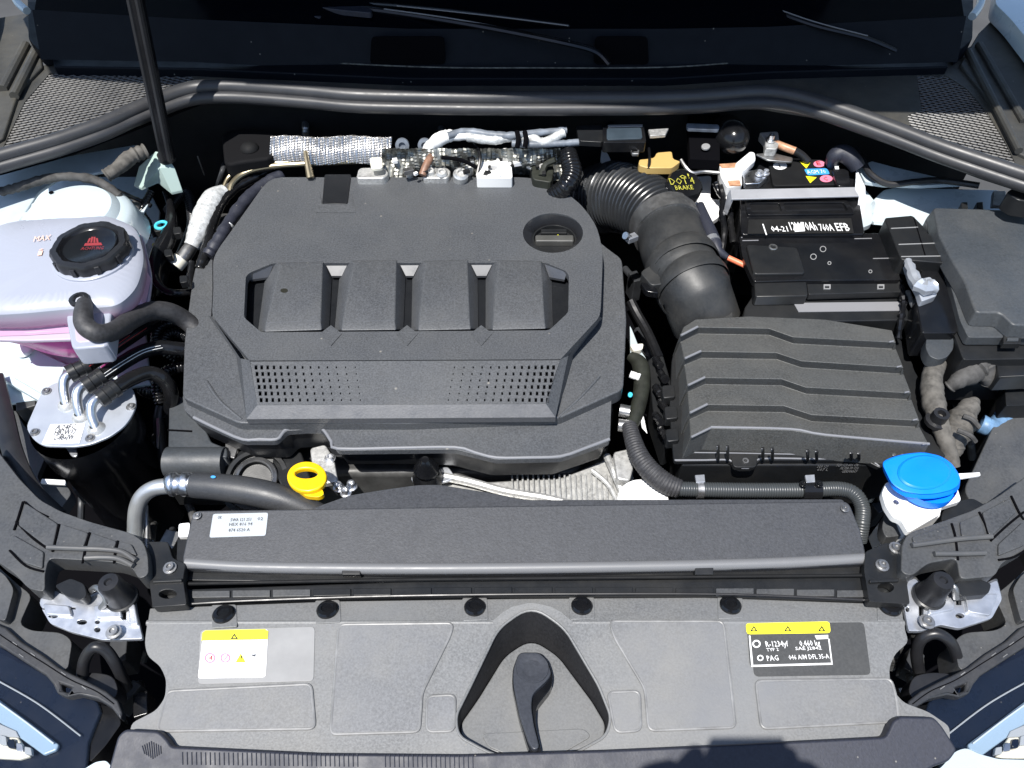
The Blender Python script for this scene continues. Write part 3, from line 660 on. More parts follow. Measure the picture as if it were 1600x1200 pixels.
# fluid seen through the front wall of the upper shell
band = [(-35, 497), (40, 491), (101, 486), (160, 485), (188, 482), (216, 455), (229, 420)]
band2 = [(-35, 522), (40, 520), (106, 516), (160, 513), (196, 508), (226, 478), (236, 432)]
bm = bmesh.new(); u = [bm.verts.new(P(x, y+2, -.002)) for x, y in band]; v = [bm.verts.new(P(x, y+4, -.021)) for x, y in band2]
for i in range(len(u)-1): bm.faces.new((u[i], u[i+1], v[i+1], v[i]))
finish('fluid_level_band', bm, 'pinkpale', cr)
# boxed spigot recess on the front wall
slab('spigot_box', 'tank', cr, ringR([(104, 459), (168, 457), (176, 470), (168, 540), (112, 545), (103, 500)], 8, 3), .008, .034, bevel=.004)
slab('box_face', 'flange', cr, ringR([(112, 468), (162, 466), (160, 500), (150, 532), (118, 535)], 8, 3), .0095, .004, bevel=.003)
c = P(132, 482, .012); lathe('spigot', 'black', cr, c, [(.010, 0), (.010, .014), (.013, .015), (.013, .019), (.008, .02), (.008, .012), (0, .012)], n=18)
for s, a, b, h in (('MAX', (52, 378), (78, 375), 7), ('i', (58, 400), (66, 399), 9)):
    M['peach'] = M.get('peach') or mat('peach_print', (.75,.48,.38), .5)
    text('print', s, 'peach', cr, a, b, .0305, h)
cpz = .032; c = P(146, 396, cpz); r = MM(57, c)
c0_cap = c.copy(); cpo = lathe('cap', 'rubber', cr, c, [(r*.9, -.004), (r*.96, -.002), (r, .003), (r, .014), (r*.95, .018), (r*.80, .0185), (r*.76, .014), (r*.70, .0125), (r*.35, .0125), (0, .013)], n=72, lobes=9, amp=.018)
lathe('cap_dish', 'gloss', cr, c+Vector((0, 0, .0005)), [(r*.76, .0142), (r*.73, .0165), (r*.69, .0145), (r*.66, .0135), (0, .0145)], n=48)
M['plgloss'] = mat('cap_gloss', (.03,.03,.032), .3, mottle=.1)
pz = c.z+.0150-ZOFF[0]
slab('warning_symbol', 'redcap', cr, [(131, 384), (160, 383), (158, 379), (133, 380)], pz, .0003, bevel=0)
for k in range(4):
    x = 138+k*5; slab('warning_symbol', 'redcap', cr, [(x-2, 379), (x+1, 379), (x+2-(k-1.5)*1.5, 369+abs(k-1.5)*2), (x-1-(k-1.5)*1.5, 369+abs(k-1.5)*2)], pz, .0003, bevel=0)
text('lettering', 'ACHTUNG', 'redcap', cr, (126, 391), (161, 390), pz, 4)
r = MM(57, c0_cap)
lathe('cap_neck', 'tank', cr, P(146, 400, .029), [(r*1.06, -.006), (r*1.04, .002), (r*.98, .004), (r*.9, .004)], n=48)
tube('seam_weld', 'flange', cr, [(-20, 521, -.020), (40, 520, -.020), (101, 516, -.020)], 2.5, 8)
slab('tank_foot', 'pinkfluid', cr, ringR([(150, 552), (176, 548), (172, 566), (152, 568)], 3, 2), -.075, .02, bevel=.002)
for k in range(10):
    a = k*math.pi/5+.2; bm = bmesh.new(); cc_ = c0_cap+Vector((math.cos(a)*r*.99, math.sin(a)*r*.99, .008)); add_box(bm, cc_, .007, .004, .013, a+math.pi/2); finish('cap_grip', bm, 'rubber', cr, bevel=.001)
ZOFF[0] = .0
# hoses around the tank
tag(tube('coolant_hose', 'braid', None, [(133, 474, .072), (130, 490, .08, 14), (133, 508, .076, 15), (150, 520, .070, 15), (176, 518, .055, 15), (205, 500, .035, 15), (232, 487, .02, 15), (262, 487, .005, 15), (292, 502, -.02, 14), (320, 530, -.04, 14)], 12, 16, 8), 'thick textured black hose curling from the coolant tank spigot under the engine cover', 'hose')
tag(tube('vent_hose', 'gloss', None, [(259, 300, -.03, 5), (266, 320, -.02, 6), (267, 345, -.01, 9), (262, 372, -.01, 13), (250, 395, -.012, 14), (243, 415, -.015, 11), (244, 436, -.02, 8), (256, 452, -.02, 6), (275, 458, -.02, 6), (300, 456, -.03, 6)], 8, 14, 8), 'glossy black vent hose dropping from the bulkhead right of the coolant cap', 'hose')
tag(tube('corrugated_sleeve', 'gloss', None, [(300, 512, -.03), (275, 503, -.03), (252, 510, -.035), (243, 528, -.04), (250, 545, -.05), (275, 560, -.07)], 8, 14, 8, rib=.18, ribp=.005), 'black corrugated sleeve looping beside the engine cover', 'sleeve')
lm = thing('fuel_hoses', 'three black fuel hoses with white and red print from the filter pipes', 'hoses', P(200, 560, -.06))
hs = [[(112, 583, .0), (135, 572, 0), (165, 553, -.005), (195, 532, -.01), (225, 512, -.02), (255, 500, -.04)],
      [(136, 602, .0), (160, 588, 0), (190, 568, -.005), (222, 550, -.012), (250, 543, -.018), (275, 545, -.025), (300, 548, -.035)],
      [(158, 622, .0), (182, 606, 0), (205, 592, -.005), (232, 583, -.015), (255, 592, -.03), (268, 618, -.06), (262, 660, -.12)]]
for i, h in enumerate(hs):
    a = tube('hose', 'gloss', lm, h, 11.5, 16, 8)
    bm = bmesh.new()
    for sgn in (-1, 0, 1):
        if i == 2: continue
        px_tube(bm, [(x+sgn*3.2+1, y-3+sgn*3.4, z+.0085) for x, y, z in h[1:5]], .55, 5, 6)
    if i != 2: finish('print_line', bm, 'whitep' if i else 'red', a)
    c = P(*h[0]); d = (P(*h[1])-c).normalized(); r = MM(13, c)
    lathe('quick_connector', 'black', lm, c, [(0, -.004), (r*1.1, -.004), (r*1.15, .006), (r, .007), (r, .016), (r*1.12, .017), (r*1.12, .024), (r*.8, .026), (0, .026)], axis=d, n=20)
# fuel filter --------------------------------------------------------
ff = thing('fuel_filter_canister', 'black filter canister with bright metal lid, screws, pipes and white label', 'filter', P(130, 660, -.28))
fo = ringR([(40, 668), (50, 645), (63, 615), (80, 600), (120, 588), (175, 590), (207, 605), (214, 630), (206, 650), (194, 666), (172, 682), (142, 694), (117, 698), (68, 697), (52, 687)], 9, 3)
slab('lid', 'lid', ff, fo, -.02, .004, bevel=.0012)
c = P(128, 655, -.025); r = MM(76, c)
lathe('canister_body', 'gloss', ff, c, [(r, 0), (r, -.05), (r*.9, -.06), (r*.88, -.25), (0, -.25)], n=48)
pipes = [[(104, 632, -.019), (100, 612, -.008), (100, 595, .0), (106, 586, .002), (117, 580, .0)], [(126, 650, -.019), (121, 632, -.008), (121, 614, .0), (128, 604, .002), (140, 599, .0)], [(150, 669, -.019), (143, 650, -.008), (143, 634, .0), (150, 624, .002), (162, 618, .0)]]
for p in pipes:
    tube('pipe', 'alu', ff, p, 7.5, 16, 8); cc_ = P(*p[0]); lathe('pipe_weld', 'cast', ff, cc_, [(.012, -.001), (.010, .003), (.006, .006)], n=18)
for x, y in ((73, 612), (55, 676), (141, 685), (205, 636)): screw(ff, x, y, -.020, 5, 'steel', .004)
q = slab('label', 'label', ff, [(79, 663), (133, 662), (124, 692), (65, 694)], -.0193, .0003, bevel=0)
for s, a, b in (('A:24FC', (86, 672), (117, 671)), ('HB2W37', (84, 680), (117, 679)), ('C-8B6JW', (82, 688), (114, 687))): text('lettering', s, 'ink', q, a, b, -.0190, 7)
slab('bracket_ear', 'zinc', ff, ringR([(100, 695), (118, 697), (122, 712), (112, 714)], 4, 2), -.045, .004)
# grey liner plates and small bits -----------------------------------
def simple(name, m, pts, z, th, label, cat, bevel=.002, r=6): return tag(slab(name, m, None, ringR(pts, r, 3), z, th, bevel=bevel), label, cat)
simple('wing_liner', 'duct', [(-20, 630), (24, 640), (38, 665), (62, 690), (72, 712), (58, 745), (85, 790), (70, 800), (30, 745), (8, 690)], -.10, .01, 'grey liner plate left of the filter canister', 'liner')
simple('liner_bracket', 'duct', [(62, 750), (100, 752), (112, 770), (92, 800), (60, 780)], -.09, .02, 'small grey bracket in front of the filter canister', 'bracket')
simple('locating_tongue', 'label', [(65, 748), (102, 750), (102, 757), (63, 755)], -.075, .003, 'white tongue on the small grey bracket', 'tongue', .0006, 2)
tag(tube('wing_beam', 'rubber', None, [(-10, 590, -.05), (6, 650, -.05), (22, 712, -.055), (48, 765, -.06), (90, 808, -.065)], 15, 10, 8, flat=.5), 'dark beam curving down the left edge', 'beam')
# front left duct beam
M['ridgep'] = mat('dusty_ridge_highlight', (.07,.072,.075), .38, dust=.2)  # pale grey paints a highlight on the ridges, with dust over it
def beam(pts, z, label, ribs, ridges, tiles):
    b = thing('duct_beam', label, 'beam', P(sum(p[0] for p in pts)/len(pts), 860, z-.03), group='ribbed corner beams')
    slab('shell', 'duct', b, ringR(pts, 9, 4), z, .03, bevel=.003, seg=3)
    for t_ in tiles: slab('tile', 'duct', b, ringR(t_, 3, 2), z+.003, .004, bevel=.0014)
    for r_ in ribs: tube('groove', 'deep', b, [(x, y, z+.0012) for x, y in r_], 1.8, 6, 4)
    for r_ in ridges: tube('ridge', 'ridgep', b, [(x, y, z+.004) for x, y in r_], 4, 10, 8)
    return b
beam([(-15, 690), (30, 748), (62, 781), (95, 799), (140, 815), (205, 833), (224, 846), (231, 868), (232, 898), (216, 905), (208, 888), (180, 878), (76, 872), (70, 895), (70, 925), (45, 920), (22, 895), (-15, 870)], -.025, 'ribbed black duct beam curving round the left front corner',
     [[(36, 784), (28, 810), (22, 828)], [(92, 819), (86, 845), (82, 862)], [(140, 832), (134, 852), (129, 880)], [(184, 845), (180, 862), (178, 880)], [(25, 815), (50, 840), (72, 856)], [(15, 860), (40, 884), (68, 893)], [(75, 808), (55, 798), (38, 784)]],
     [[(74, 855), (100, 856), (130, 857), (160, 858), (190, 862), (212, 876)], [(133, 872), (160, 871), (185, 873), (208, 884)]],
     [[(40, 786), (90, 818), (82, 855), (70, 852), (28, 820)], [(95, 818), (138, 832), (130, 854), (86, 853)], [(143, 832), (182, 845), (178, 856), (135, 855)], [(187, 846), (205, 850), (214, 868), (183, 858)], [(20, 835), (68, 862), (66, 888), (40, 880), (14, 856)]])
beam([(1615, 735), (1560, 775), (1520, 797), (1470, 815), (1420, 832), (1409, 850), (1408, 895), (1425, 900), (1450, 880), (1495, 872), (1500, 905), (1555, 900), (1565, 880), (1615, 850)], -.025, 'ribbed black duct beam curving round the right front corner',
     [[(1487, 818), (1493, 840), (1497, 875)], [(1530, 800), (1540, 820), (1545, 838)], [(1580, 775), (1592, 800), (1600, 812)], [(1548, 845), (1575, 820), (1600, 800)], [(1560, 875), (1585, 870), (1610, 855)]],
     [[(1425, 852), (1455, 848), (1500, 842), (1550, 838)], [(1460, 865), (1500, 865), (1540, 864)]],
     [[(1425, 838), (1484, 820), (1492, 840), (1428, 848)], [(1500, 815), (1530, 803), (1540, 836), (1503, 838)], [(1535, 800), (1578, 778), (1588, 800), (1552, 835), (1545, 835)], [(1560, 850), (1598, 815), (1612, 830), (1600, 852), (1560, 868)]])
# latches ------------------------------------------------------------
def latch(lab, pts, slots, buf, arm, z=-.05, body=None):
    t = thing('bonnet_latch', lab, 'latch', P(pts[0][0], pts[0][1], z-.02), group='zinc bonnet latches')
    slab('latch_plate', 'zinc', t, ringR(pts, 4, 2), z, .006, holes=slots, bevel=.0012)
    slab('back_plate', 'steel', t, ringR([(x+(x-pts[0][0])*.0, y-4) for x, y in pts], 4, 2), z-.014, .003, bevel=.001)
    for b_ in (body or []): slab('pressing', 'zinc', t, ringR(b_, 4, 2), z+.005, .006, bevel=.0015)
    slab('catch', 'black', t, ringR(arm, 6, 3), z+.018, .014, bevel=.003)
    c = P(buf[0], buf[1], z+.002); r = MM(18, c)
    bb = thing('rubber_buffer', 'tall black rubber buffer on the '+('left' if buf[0] < 800 else 'right')+' bonnet latch', 'buffer', c, group='bonnet rubber buffers')
    lathe('buffer_body', 'rubber', bb, c, [(0, 0), (r*1.25, 0), (r*1.15, .012), (r, .022), (r*.95, .038), (r*.8, .043), (r*.35, .0435), (r*.25, .041), (0, .041)], n=28)
    lathe('collar', 'black', bb, c, [(r*1.35, -.001), (r*1.35, .004), (r*1.1, .006)], n=28)
    return t
l1 = latch('bright zinc bonnet latch at the left front corner', [(61, 942), (74, 916), (92, 926), (128, 940), (148, 930), (166, 920), (208, 922), (214, 960), (223, 998), (160, 1000), (110, 987), (78, 974)],
      [circ(83, 962, 8, 4, 10, .5), circ(128, 972, 8, 4, 12), circ(152, 984, 5, 4, 10), circ(152, 972, 4, 3, 10), rect(95, 949, 118, 952), rect(66, 951, 80, 953), rect(190, 940, 197, 968)], (192, 935), [(84, 915), (110, 903), (132, 912), (136, 930), (128, 938), (104, 932)],
      body=[[(66, 942), (108, 946), (112, 962), (72, 960)], [(145, 945), (188, 948), (190, 965), (150, 966)], [(200, 945), (210, 942), (216, 975), (202, 978)]])
l2 = latch('bright zinc bonnet latch at the right front corner', [(1418, 908), (1430, 903), (1442, 918), (1470, 915), (1505, 930), (1558, 906), (1566, 936), (1550, 966), (1500, 982), (1470, 976), (1440, 986), (1420, 986), (1413, 950)],
      [circ(1470, 948, 9, 5, 12), circ(1500, 962, 7, 4, 12), rect(1436, 938, 1443, 962), circ(1418, 952, 3, 4, 8), rect(1494, 925, 1502, 945)], (1450, 932), [(1490, 912), (1520, 900), (1550, 912), (1545, 928), (1500, 932)],
      body=[[(1508, 928), (1560, 927), (1548, 962), (1512, 956)], [(1450, 938), (1490, 932), (1492, 952), (1452, 960)]])
for t, x, y in ((l1, 178, 988), (l2, 1448, 972)): screw(t, x, y, -.043, 8, 'steel', .006, 'bolt')
for t, pts in ((l1, [(140, 925, -.045), (150, 918, -.03), (160, 925, -.028), (166, 938, -.035), (158, 950, -.045)]), (l2, [(1466, 920, -.045), (1480, 913, -.03), (1492, 920, -.028), (1494, 935, -.04)])): tube('spring_pawl', 'steel', t, pts, 5, 10, 6)
tag(tube('release_cable', 'rubber', None, [(128, 1062, -.09), (132, 1032, -.07), (146, 1012, -.055), (165, 1016, -.06), (182, 1040, -.08), (198, 1075, -.12)], 9, 12), 'black cable hoop below the left bonnet latch', 'cable')
tag(tube('release_cable', 'rubber', None, [(1436, 1050, -.12), (1432, 1020, -.09), (1440, 998, -.065), (1462, 990, -.055), (1484, 1002, -.06), (1495, 1026, -.08), (1498, 1050, -.1)], 9, 12), 'black cable hoop below the right bonnet latch', 'cable')
# headlamps ----------------------------------------------------------
def lamp(side):
    def X(x): return x if side < 0 else 1600-x+4
    lab = 'left' if side < 0 else 'right'
    t = thing('headlamp', 'dark headlamp with bright inner light strip in the '+lab+' bottom corner', 'headlamp', P(X(60), 1150, -.16), group='headlamps')
    def F(pts): return [(X(x), y) for x, y in pts]
    slab('housing', 'duct', t, ringR(F([(-20, 870), (30, 915), (50, 930), (30, 975), (48, 985), (95, 988), (113, 1000), (106, 1045), (90, 1050), (40, 1015), (-20, 970)]), 10, 3), -.075, .05, bevel=.004)
    slab('housing_block', 'duct', t, ringR(F([(-20, 880), (8, 898), (22, 920), (8, 972), (-20, 958)]), 8, 3), -.062, .03, bevel=.005)
    M['lampbody'] = M.get('lampbody') or mat('blue_black_lamp_body', (.004,.008,.02), .3, speck=70, dust=.02, spec=.35)
    slab('lamp_body', 'lampbody', t, F([(-30, 990), (50, 1040), (152, 1096), (157, 1112), (138, 1160), (132, 1230), (-30, 1230)]), -.105, .04, bevel=.002)
    bd = [(-20, 968), (9, 980), (32, 1001), (65, 1022), (91, 1042), (113, 1053), (134, 1063), (165, 1079), (184, 1094), (191, 1113), (188, 1124), (173, 1105), (152, 1092), (123, 1085), (104, 1089), (89, 1083), (82, 1068), (71, 1055), (43, 1037), (0, 1009), (-20, 1000)]
    slab('rim_band', 'rubber2', t, F(bd), -.066, .014, holes=[F([(95, 1068), (112, 1074), (107, 1082), (97, 1079)])], bevel=.0025, seg=3)
    tube('rim_line', 'deep', t, [(X(x), y, -.0655) for x, y in ((-10, 985), (30, 1012), (70, 1037), (110, 1062), (150, 1080), (178, 1100))], .8, 6)
    for x_, y_ in ((20, 1003), (48, 1020), (30, 1022), (96, 1050), (128, 1072)): tube('rim_scuff', 'slambead', t, [(X(x_), y_, -.0655), (X(x_+7), y_+5, -.0655)], .7, 6)
    slab('lens', 'lens2', t, F([(-30, 1006), (50, 1044), (110, 1078), (154, 1098), (159, 1114), (140, 1164), (134, 1230), (-30, 1230)]), -.084, .002, bevel=.0006)
    slab('light_strip', 'stripw', t, F([(-20, 1080), (0, 1094), (92, 1163), (88, 1172), (68, 1180), (-20, 1116)]), -.098, .006, bevel=.002)
    for k_ in range(5): slab('light_element', ('alu', 'labelg', 'lampbody')[k_ % 3], t, F(ringR([(-14+k_*13, 1142+k_*6), (-4+k_*13, 1144+k_*6), (-2+k_*13, 1160+k_*5), (-14+k_*13, 1158+k_*5)], 2, 2)), -.094, .006, bevel=.001)
    tube('light_guide_line', 'barw', t, [(X(x_), y_, -.096) for x_, y_ in ((-10, 1092), (40, 1128), (84, 1162))], 1.2, 6); tube('inner_edge', 'labelg', t, [(X(x_), y_, -.1) for x_, y_ in ((-10, 1060), (60, 1100), (126, 1150))], 1.2, 6)
    slab('reflector', 'cream', t, F([(-20, 1132), (20, 1140), (48, 1182), (30, 1187), (-20, 1184)]), -.099, .006, bevel=.002)
    slab('inner_trim', 'labelg', t, F([(-20, 1122), (25, 1142), (30, 1152), (-20, 1150)]), -.096, .004, bevel=.001)
    slab('plug_cap', 'rubber', t, ringR(F([(115, 1052), (150, 1050), (178, 1056), (186, 1082), (170, 1100), (125, 1075)]), 12, 4), -.088, .03, bevel=.004)
    slab('lower_arm', 'gloss', t, ringR(F([(152, 1100), (180, 1105), (190, 1130), (165, 1165), (140, 1192), (134, 1165)]), 6, 3), -.11, .03, bevel=.003)
M['barw'] = mat('bright_guide', (.6,.68,.75), .3)
M['stripw'] = mat('pale_light_guide', (.30,.42,.55), .25)
M['lens2'] = mat('clear_lens', (.02,.03,.05), .1, alpha=.09, spec=.5); M['rubber2'] = mat('moulded_trim', (.022,.023,.026), .45, mottle=.2, grain=.3, gscale=400, dust=.12)
lamp(-1); lamp(1)
bp = thing('front_bumper', 'pale painted bumper edge peeping past the dark lip', 'bumper', P(800, 1215, -.14))
slab('bumper_corner', 'paint', bp, ringR([(120, 1230), (130, 1202), (150, 1190), (166, 1188), (176, 1200), (180, 1230)], 5, 3), -.085, .04, bevel=.004)
slab('bumper_corner', 'paint', bp, ringR([(1400, 1240), (1470, 1200), (1492, 1174), (1510, 1168), (1530, 1178), (1560, 1186), (1640, 1188), (1640, 1240)], 8, 3), -.085, .04, bevel=.004)
# ================================================================== right side: air filter, duct, battery, fuse box
af = thing('air_filter_box', 'big black air filter box with stepped ribbed lid', 'air filter box', P(1250, 620, -.16))
F = [[(1063, 524), (1090, 511), (1201, 513), (1239, 526.5), (1400, 535)], [(1069, 560), (1095, 549), (1213, 551), (1252, 564), (1412, 574)],
     [(1074, 602), (1101, 590), (1221, 592), (1259, 605), (1424, 614)], [(1077, 645), (1105, 632), (1225, 634), (1268, 648), (1437, 657)],
     [(1079, 683), (1110, 669), (1235, 672), (1290, 681), (1452, 695)]]
B0 = [(1068, 511), (1087, 499), (1170, 494), (1290, 499), (1394, 516)]
bm = bmesh.new(); zt = 0.0; prev = None; skirt = []
rows = []
rows.append([P(x, y, zt-.012) for x, y in B0])
for i, f in enumerate(F):
    rows.append([P(x, y, zt) for x, y in f])
    if i < 4: rows.append([P(x+.5, y+10.5, zt-.0180) for x, y in f])
VR = [[bm.verts.new(v) for v in r] for r in rows]
for A_, B_ in zip(VR, VR[1:]):
    for j in range(4): bm.faces.new((A_[j], A_[j+1], B_[j+1], B_[j]))
bl_ = [r[0] for r in VR]+VR[-1][1:-1]+[r[-1] for r in reversed(VR)]+list(reversed(VR[0][1:-1]))
lo = []
cen = P(1250, 600, 0)
for v in bl_:
    d = (v.co-cen); d.z = 0; lo.append(bm.verts.new(Vector((v.co.x, v.co.y, 0))+d.normalized()*.004+Vector((0, 0, -.048))))
for i in range(len(bl_)):
    j = (i+1) % len(bl_); bm.faces.new((bl_[i], bl_[j], lo[j], lo[i]))
finish('ribbed_lid', bm, 'airbox', af, bevel=.0014, seg=3, angle=22)
for f in F: tube('edge_end_glint', 'roll', af, [(f[0][0]+1, f[0][1], zt+.0002), (f[1][0], f[1][1]-.5, zt+.0002)], 2.0, 8); tube('edge_end_glint', 'roll', af, [(f[-1][0]-11, f[-1][1]-.5, zt+.0003), (f[-1][0]-4, f[-1][1]-2, zt+.0003)], 1.4, 8)  # pale tubes drawing glints on the step ends
tube('front_edge', 'roll', af, [(x, y-1.5, zt-.0008) for x, y in F[-1][1:]], 2.2, 8, 4); tube('flange_edge', 'roll', af, [(x, y-1, -.0463) for x, y in ((1054, 720), (1100, 720), (1140, 720), (1152, 731), (1176, 731), (1187, 718), (1270, 718), (1350, 718), (1374, 730))], 1.5, 8, 3)  # pale lines paint highlights along lid and flange edges
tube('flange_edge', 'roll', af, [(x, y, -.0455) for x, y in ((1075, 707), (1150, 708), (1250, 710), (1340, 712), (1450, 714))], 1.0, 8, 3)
flg = [(1050, 560, None, 6), (1060, 532), (1395, 520), (1412, 535), (1478, 690), (1480, 712), (1392, 733), (1375, 731), (1351, 719), (1187, 719), (1176, 732), (1152, 732), (1141, 720), (1053, 721), (1046, 640)]
slab('flange', 'black', af, [p[:2] for p in rnd(flg, 4, 2)], -.046, .008, bevel=.0018)
slab('lower_body', 'black', af, [(1060, 560), (1400, 545), (1470, 700), (1380, 727), (1065, 727)], -.055, .10, bevel=.003)
for x in (1122, 1137, 1192, 1207, 1262, 1276, 1330, 1342, 1397, 1410):
    tube('stiffening_fin', 'black', af, [(x, 696+(x-1110)*.05, -.010), (x, 706+(x-1110)*.03, -.022), (x, 718, -.040)], 2.6, 8, 3)
    tube('fin_edge', 'roll', af, [(x-1.5, 697+(x-1110)*.05, -.008), (x-1.5, 714, -.034)], .8, 6)  # pale line painted as the fin's highlight
screw(af, 1164, 722, -.0455, 5, 'steel', .004)
slab('corner_boss', 'black', af, ringR([(1142, 712), (1184, 712), (1182, 730), (1146, 730)], 6, 3), -.043, .008, bevel=.002)
for y, x in ((612, 1046), (645, 1050), (680, 1052)):
    slab('clip_lug', 'black', af, ringR([(x-12, y-10), (x+8, y-12), (x+10, y+8), (x-10, y+10)], 3, 2), -.038, .018, bevel=.002)
slab('side_channel', 'black', af, ringR([(1012, 560), (1036, 552), (1050, 600), (1055, 690), (1040, 700), (1020, 640)], 6, 2), -.075, .05, bevel=.003)
plV = (Vector((0, -1, 0)), -P(1200, 733, -.07).y+.0)
plV = (Vector((0, -1, 0)), -(min(P(1200, 727, -.055).y, P(1340, 727, -.055).y)-.0012))
for s, a, b in (('2Q0 129', (1276, 730), (1293, 730)), ('607 L', (1276, 735), (1293, 735)), ('5Q0 129 601 CN', (1306, 728), (1340, 728)), ('FILTER PP-T20', (1312, 733), (1340, 733)), ('GERMANY', (1314, 738), (1338, 738))):
    text('print', s, 'clear', af, a, b, plV, 3.6)
# intake duct ---------------------------------------------------------
dk = thing('intake_duct', 'smooth black intake duct rising from the air filter box', 'air duct', P(1090, 470, -.08))
dp = [(1038, 348, -.012, 50), (1046, 366, -.012, 51), (1054, 390, -.012, 53), (1062, 408, -.014, 54), (1064, 412, -.014, 58.5), (1069, 424, -.015, 58.5), (1071, 427, -.015, 54), (1078, 440, -.018, 54), (1080, 443, -.018, 58.5), (1085, 453, -.02, 58.5), (1087, 456, -.02, 54), (1094, 478, -.040, 54), (1104, 505, -.065, 53)]
M['duct2'] = mat('smooth_duct_plastic', (.020,.021,.022), .5, grain=.3, gscale=400, mottle=.3, mscale=18, dust=.12)
tube('duct_pipe', 'duct2', dk, dp, 56, 40, 6)
slab('duct_flange', 'duct2', dk, ringR([(1000, 425), (1030, 405), (1075, 410), (1060, 440), (1018, 446)], 6, 3), .0, .02, bevel=.003)
slab('retaining_clip', 'gloss', dk, ringR([(1000, 440), (1022, 443), (1030, 458), (1010, 455)], 3, 2), -.005, .012, bevel=.002)
slab('side_wing', 'duct2', dk, ringR([(1118, 430), (1140, 440), (1146, 500), (1120, 500)], 6, 3), -.02, .03, bevel=.003)
bl2 = thing('intake_bellows', 'corrugated black rubber intake bellows curving from the engine to the duct', 'bellows', P(985, 330, -.08))
bp_ = [(922, 322, -.100, 52), (938, 312, -.075, 54), (958, 308, -.050, 55), (980, 311, -.032, 54), (1002, 320, -.020, 53), (1020, 332, -.014, 51), (1035, 346, -.012, 50)]
bm = bmesh.new(); px_tube(bm, bp_, 51, 44, 10, .17, .0092); M['bellowsp'] = mat('shiny_bellows_rubber', (.022,.024,.027), .30, spec=.65, mottle=.1, dust=.05); o = finish('bellows', bm, 'bellowsp', bl2)
cmp_ = thing('hose_clamp', 'steel band clamp between bellows and intake duct', 'clamp', P(1045, 365, -.06))
tube('clamp_band', 'steel', cmp_, [(1036, 345, -.012), (1041, 356, -.012), (1044, 363, -.012)], 54.5, 44, 2)
c = P(987, 372, .012); bm = bmesh.new(); add_box(bm, c, .018, .012, .01, .5); finish('worm_housing', bm, 'zinc', cmp_, bevel=.001)
lathe('clamp_screw', 'alu', cmp_, c, [(0, -.004), (.004, -.004), (.004, .012), (.006, .012), (.006, .017), (0, .017)], axis=(-.6, -.3, .5), n=12)
# battery ---------------------------------------------------------------
bt = thing('battery', 'black car battery with steel clamp bar, warning stickers and copper terminal', 'battery', P(1260, 330, -.15))
slab('battery_lid', 'gloss', bt, ringR([(1192, 247), (1320, 245), (1336, 262), (1352, 366), (1158, 366), (1156, 300)], 5, 2), .020, .05, bevel=.003)
slab('battery_case', 'black', bt, [(1194, 260), (1318, 258), (1350, 372), (1162, 372)], -.02, .13, bevel=.002)
slab('raised_vent_cover', 'matte', bt, ringR([(1200, 250), (1305, 248), (1322, 288), (1208, 290)], 5, 3), .026, .007, bevel=.002)
pz = .0268
for cx, cy, m, rx, ry in ((1219, 259, 'whitep', 11, 6), (1280, 256, 'pinkp', 9, 5), (1291, 279, 'pinkp', 10, 5.5)): slab('round_sticker', m, bt, circ(cx, cy, rx, ry, 18), pz, .0003, bevel=0)
slab('round_sticker', 'yellowp', bt, [(1250, 253), (1266, 254), (1260, 263)], pz, .0003, bevel=0); slab('round_sticker', 'yellowp', bt, [(1259, 275), (1276, 277), (1266, 286)], pz, .0003, bevel=0)
slab('blue_sticker', 'bluep', bt, ringR([(1256, 264), (1292, 263), (1297, 272), (1262, 274)], 3, 2), pz, .0003, bevel=0)
text('lettering', 'AGM 70', 'whitep', bt, (1262, 272), (1291, 271), pz+.0005, 5); text('lettering', 'i', 'ink', bt, (1218, 262), (1220, 262), pz+.0005, 6)
text('lettering', 'E', 'red', bt, (1277, 258), (1283, 258), pz+.0005, 5); text('lettering', 'C', 'red', bt, (1288, 282), (1294, 282), pz+.0005, 5)
slab('front_frame', 'gloss', bt, ringR([(1164, 313), (1324, 312), (1336, 334), (1168, 336)], 5, 2), .0235, .004, holes=[[p for p in ringR([(1172, 317), (1218, 317), (1222, 330), (1174, 331)], 3, 2)], [p for p in ringR([(1224, 317), (1318, 316), (1326, 329), (1228, 330)], 3, 2)]], bevel=.0008)
slab('type_label', 'ink', bt, [(1170, 343), (1330, 341), (1334, 364), (1168, 365)], .0225, .0012, bevel=0)
for s, a, b, h in (('|', (1195, 363), (1197, 363), 12), ('04-21', (1206, 362), (1232, 362), 8), ('12V 70Ah', (1236, 360), (1278, 360), 12), ('760A', (1282, 361), (1304, 361), 10), ('EFB', (1308, 361), (1329, 361), 11)):
    text('lettering', s, 'whitep', bt, a, b, .0228, h, bold=.012)
slab('barcode_patch', 'whitep', bt, [(1240, 350), (1256, 349), (1258, 361), (1242, 362)], .0230, .0003, bevel=0)
cb_ = thing('battery_clamp', 'grey steel clamp bar across the battery', 'clamp', P(1245, 300, .0))
bar_ = slab('bar', 'zinc', cb_, [(1141, 296), (1340, 292), (1344, 306), (1143, 311)], .034, .003, bevel=.0008)
facets('side_leg', 'zinc', cb_, {0: (1338, 262, .036), 1: (1352, 292, .036), 2: (1353, 312, .03), 3: (1345, 360, -.02), 4: (1338, 340, -.0), 5: (1342, 306, .034), 6: (1336, 296, .034)}, [(0, 1, 2, 3, 4, 5, 6)])
facets('side_leg', 'zinc', cb_, {0: (1141, 296, .034), 1: (1146, 311, .034), 2: (1136, 336, .0), 3: (1130, 334, .0), 4: (1136, 305, .03)}, [(0, 1, 2, 3, 4)])
M['barmetal'] = mat('galvanised_bar', (.46,.47,.50), .42, metal=.4, mottle=.08); bar_.data.materials[0] = M['barmetal']
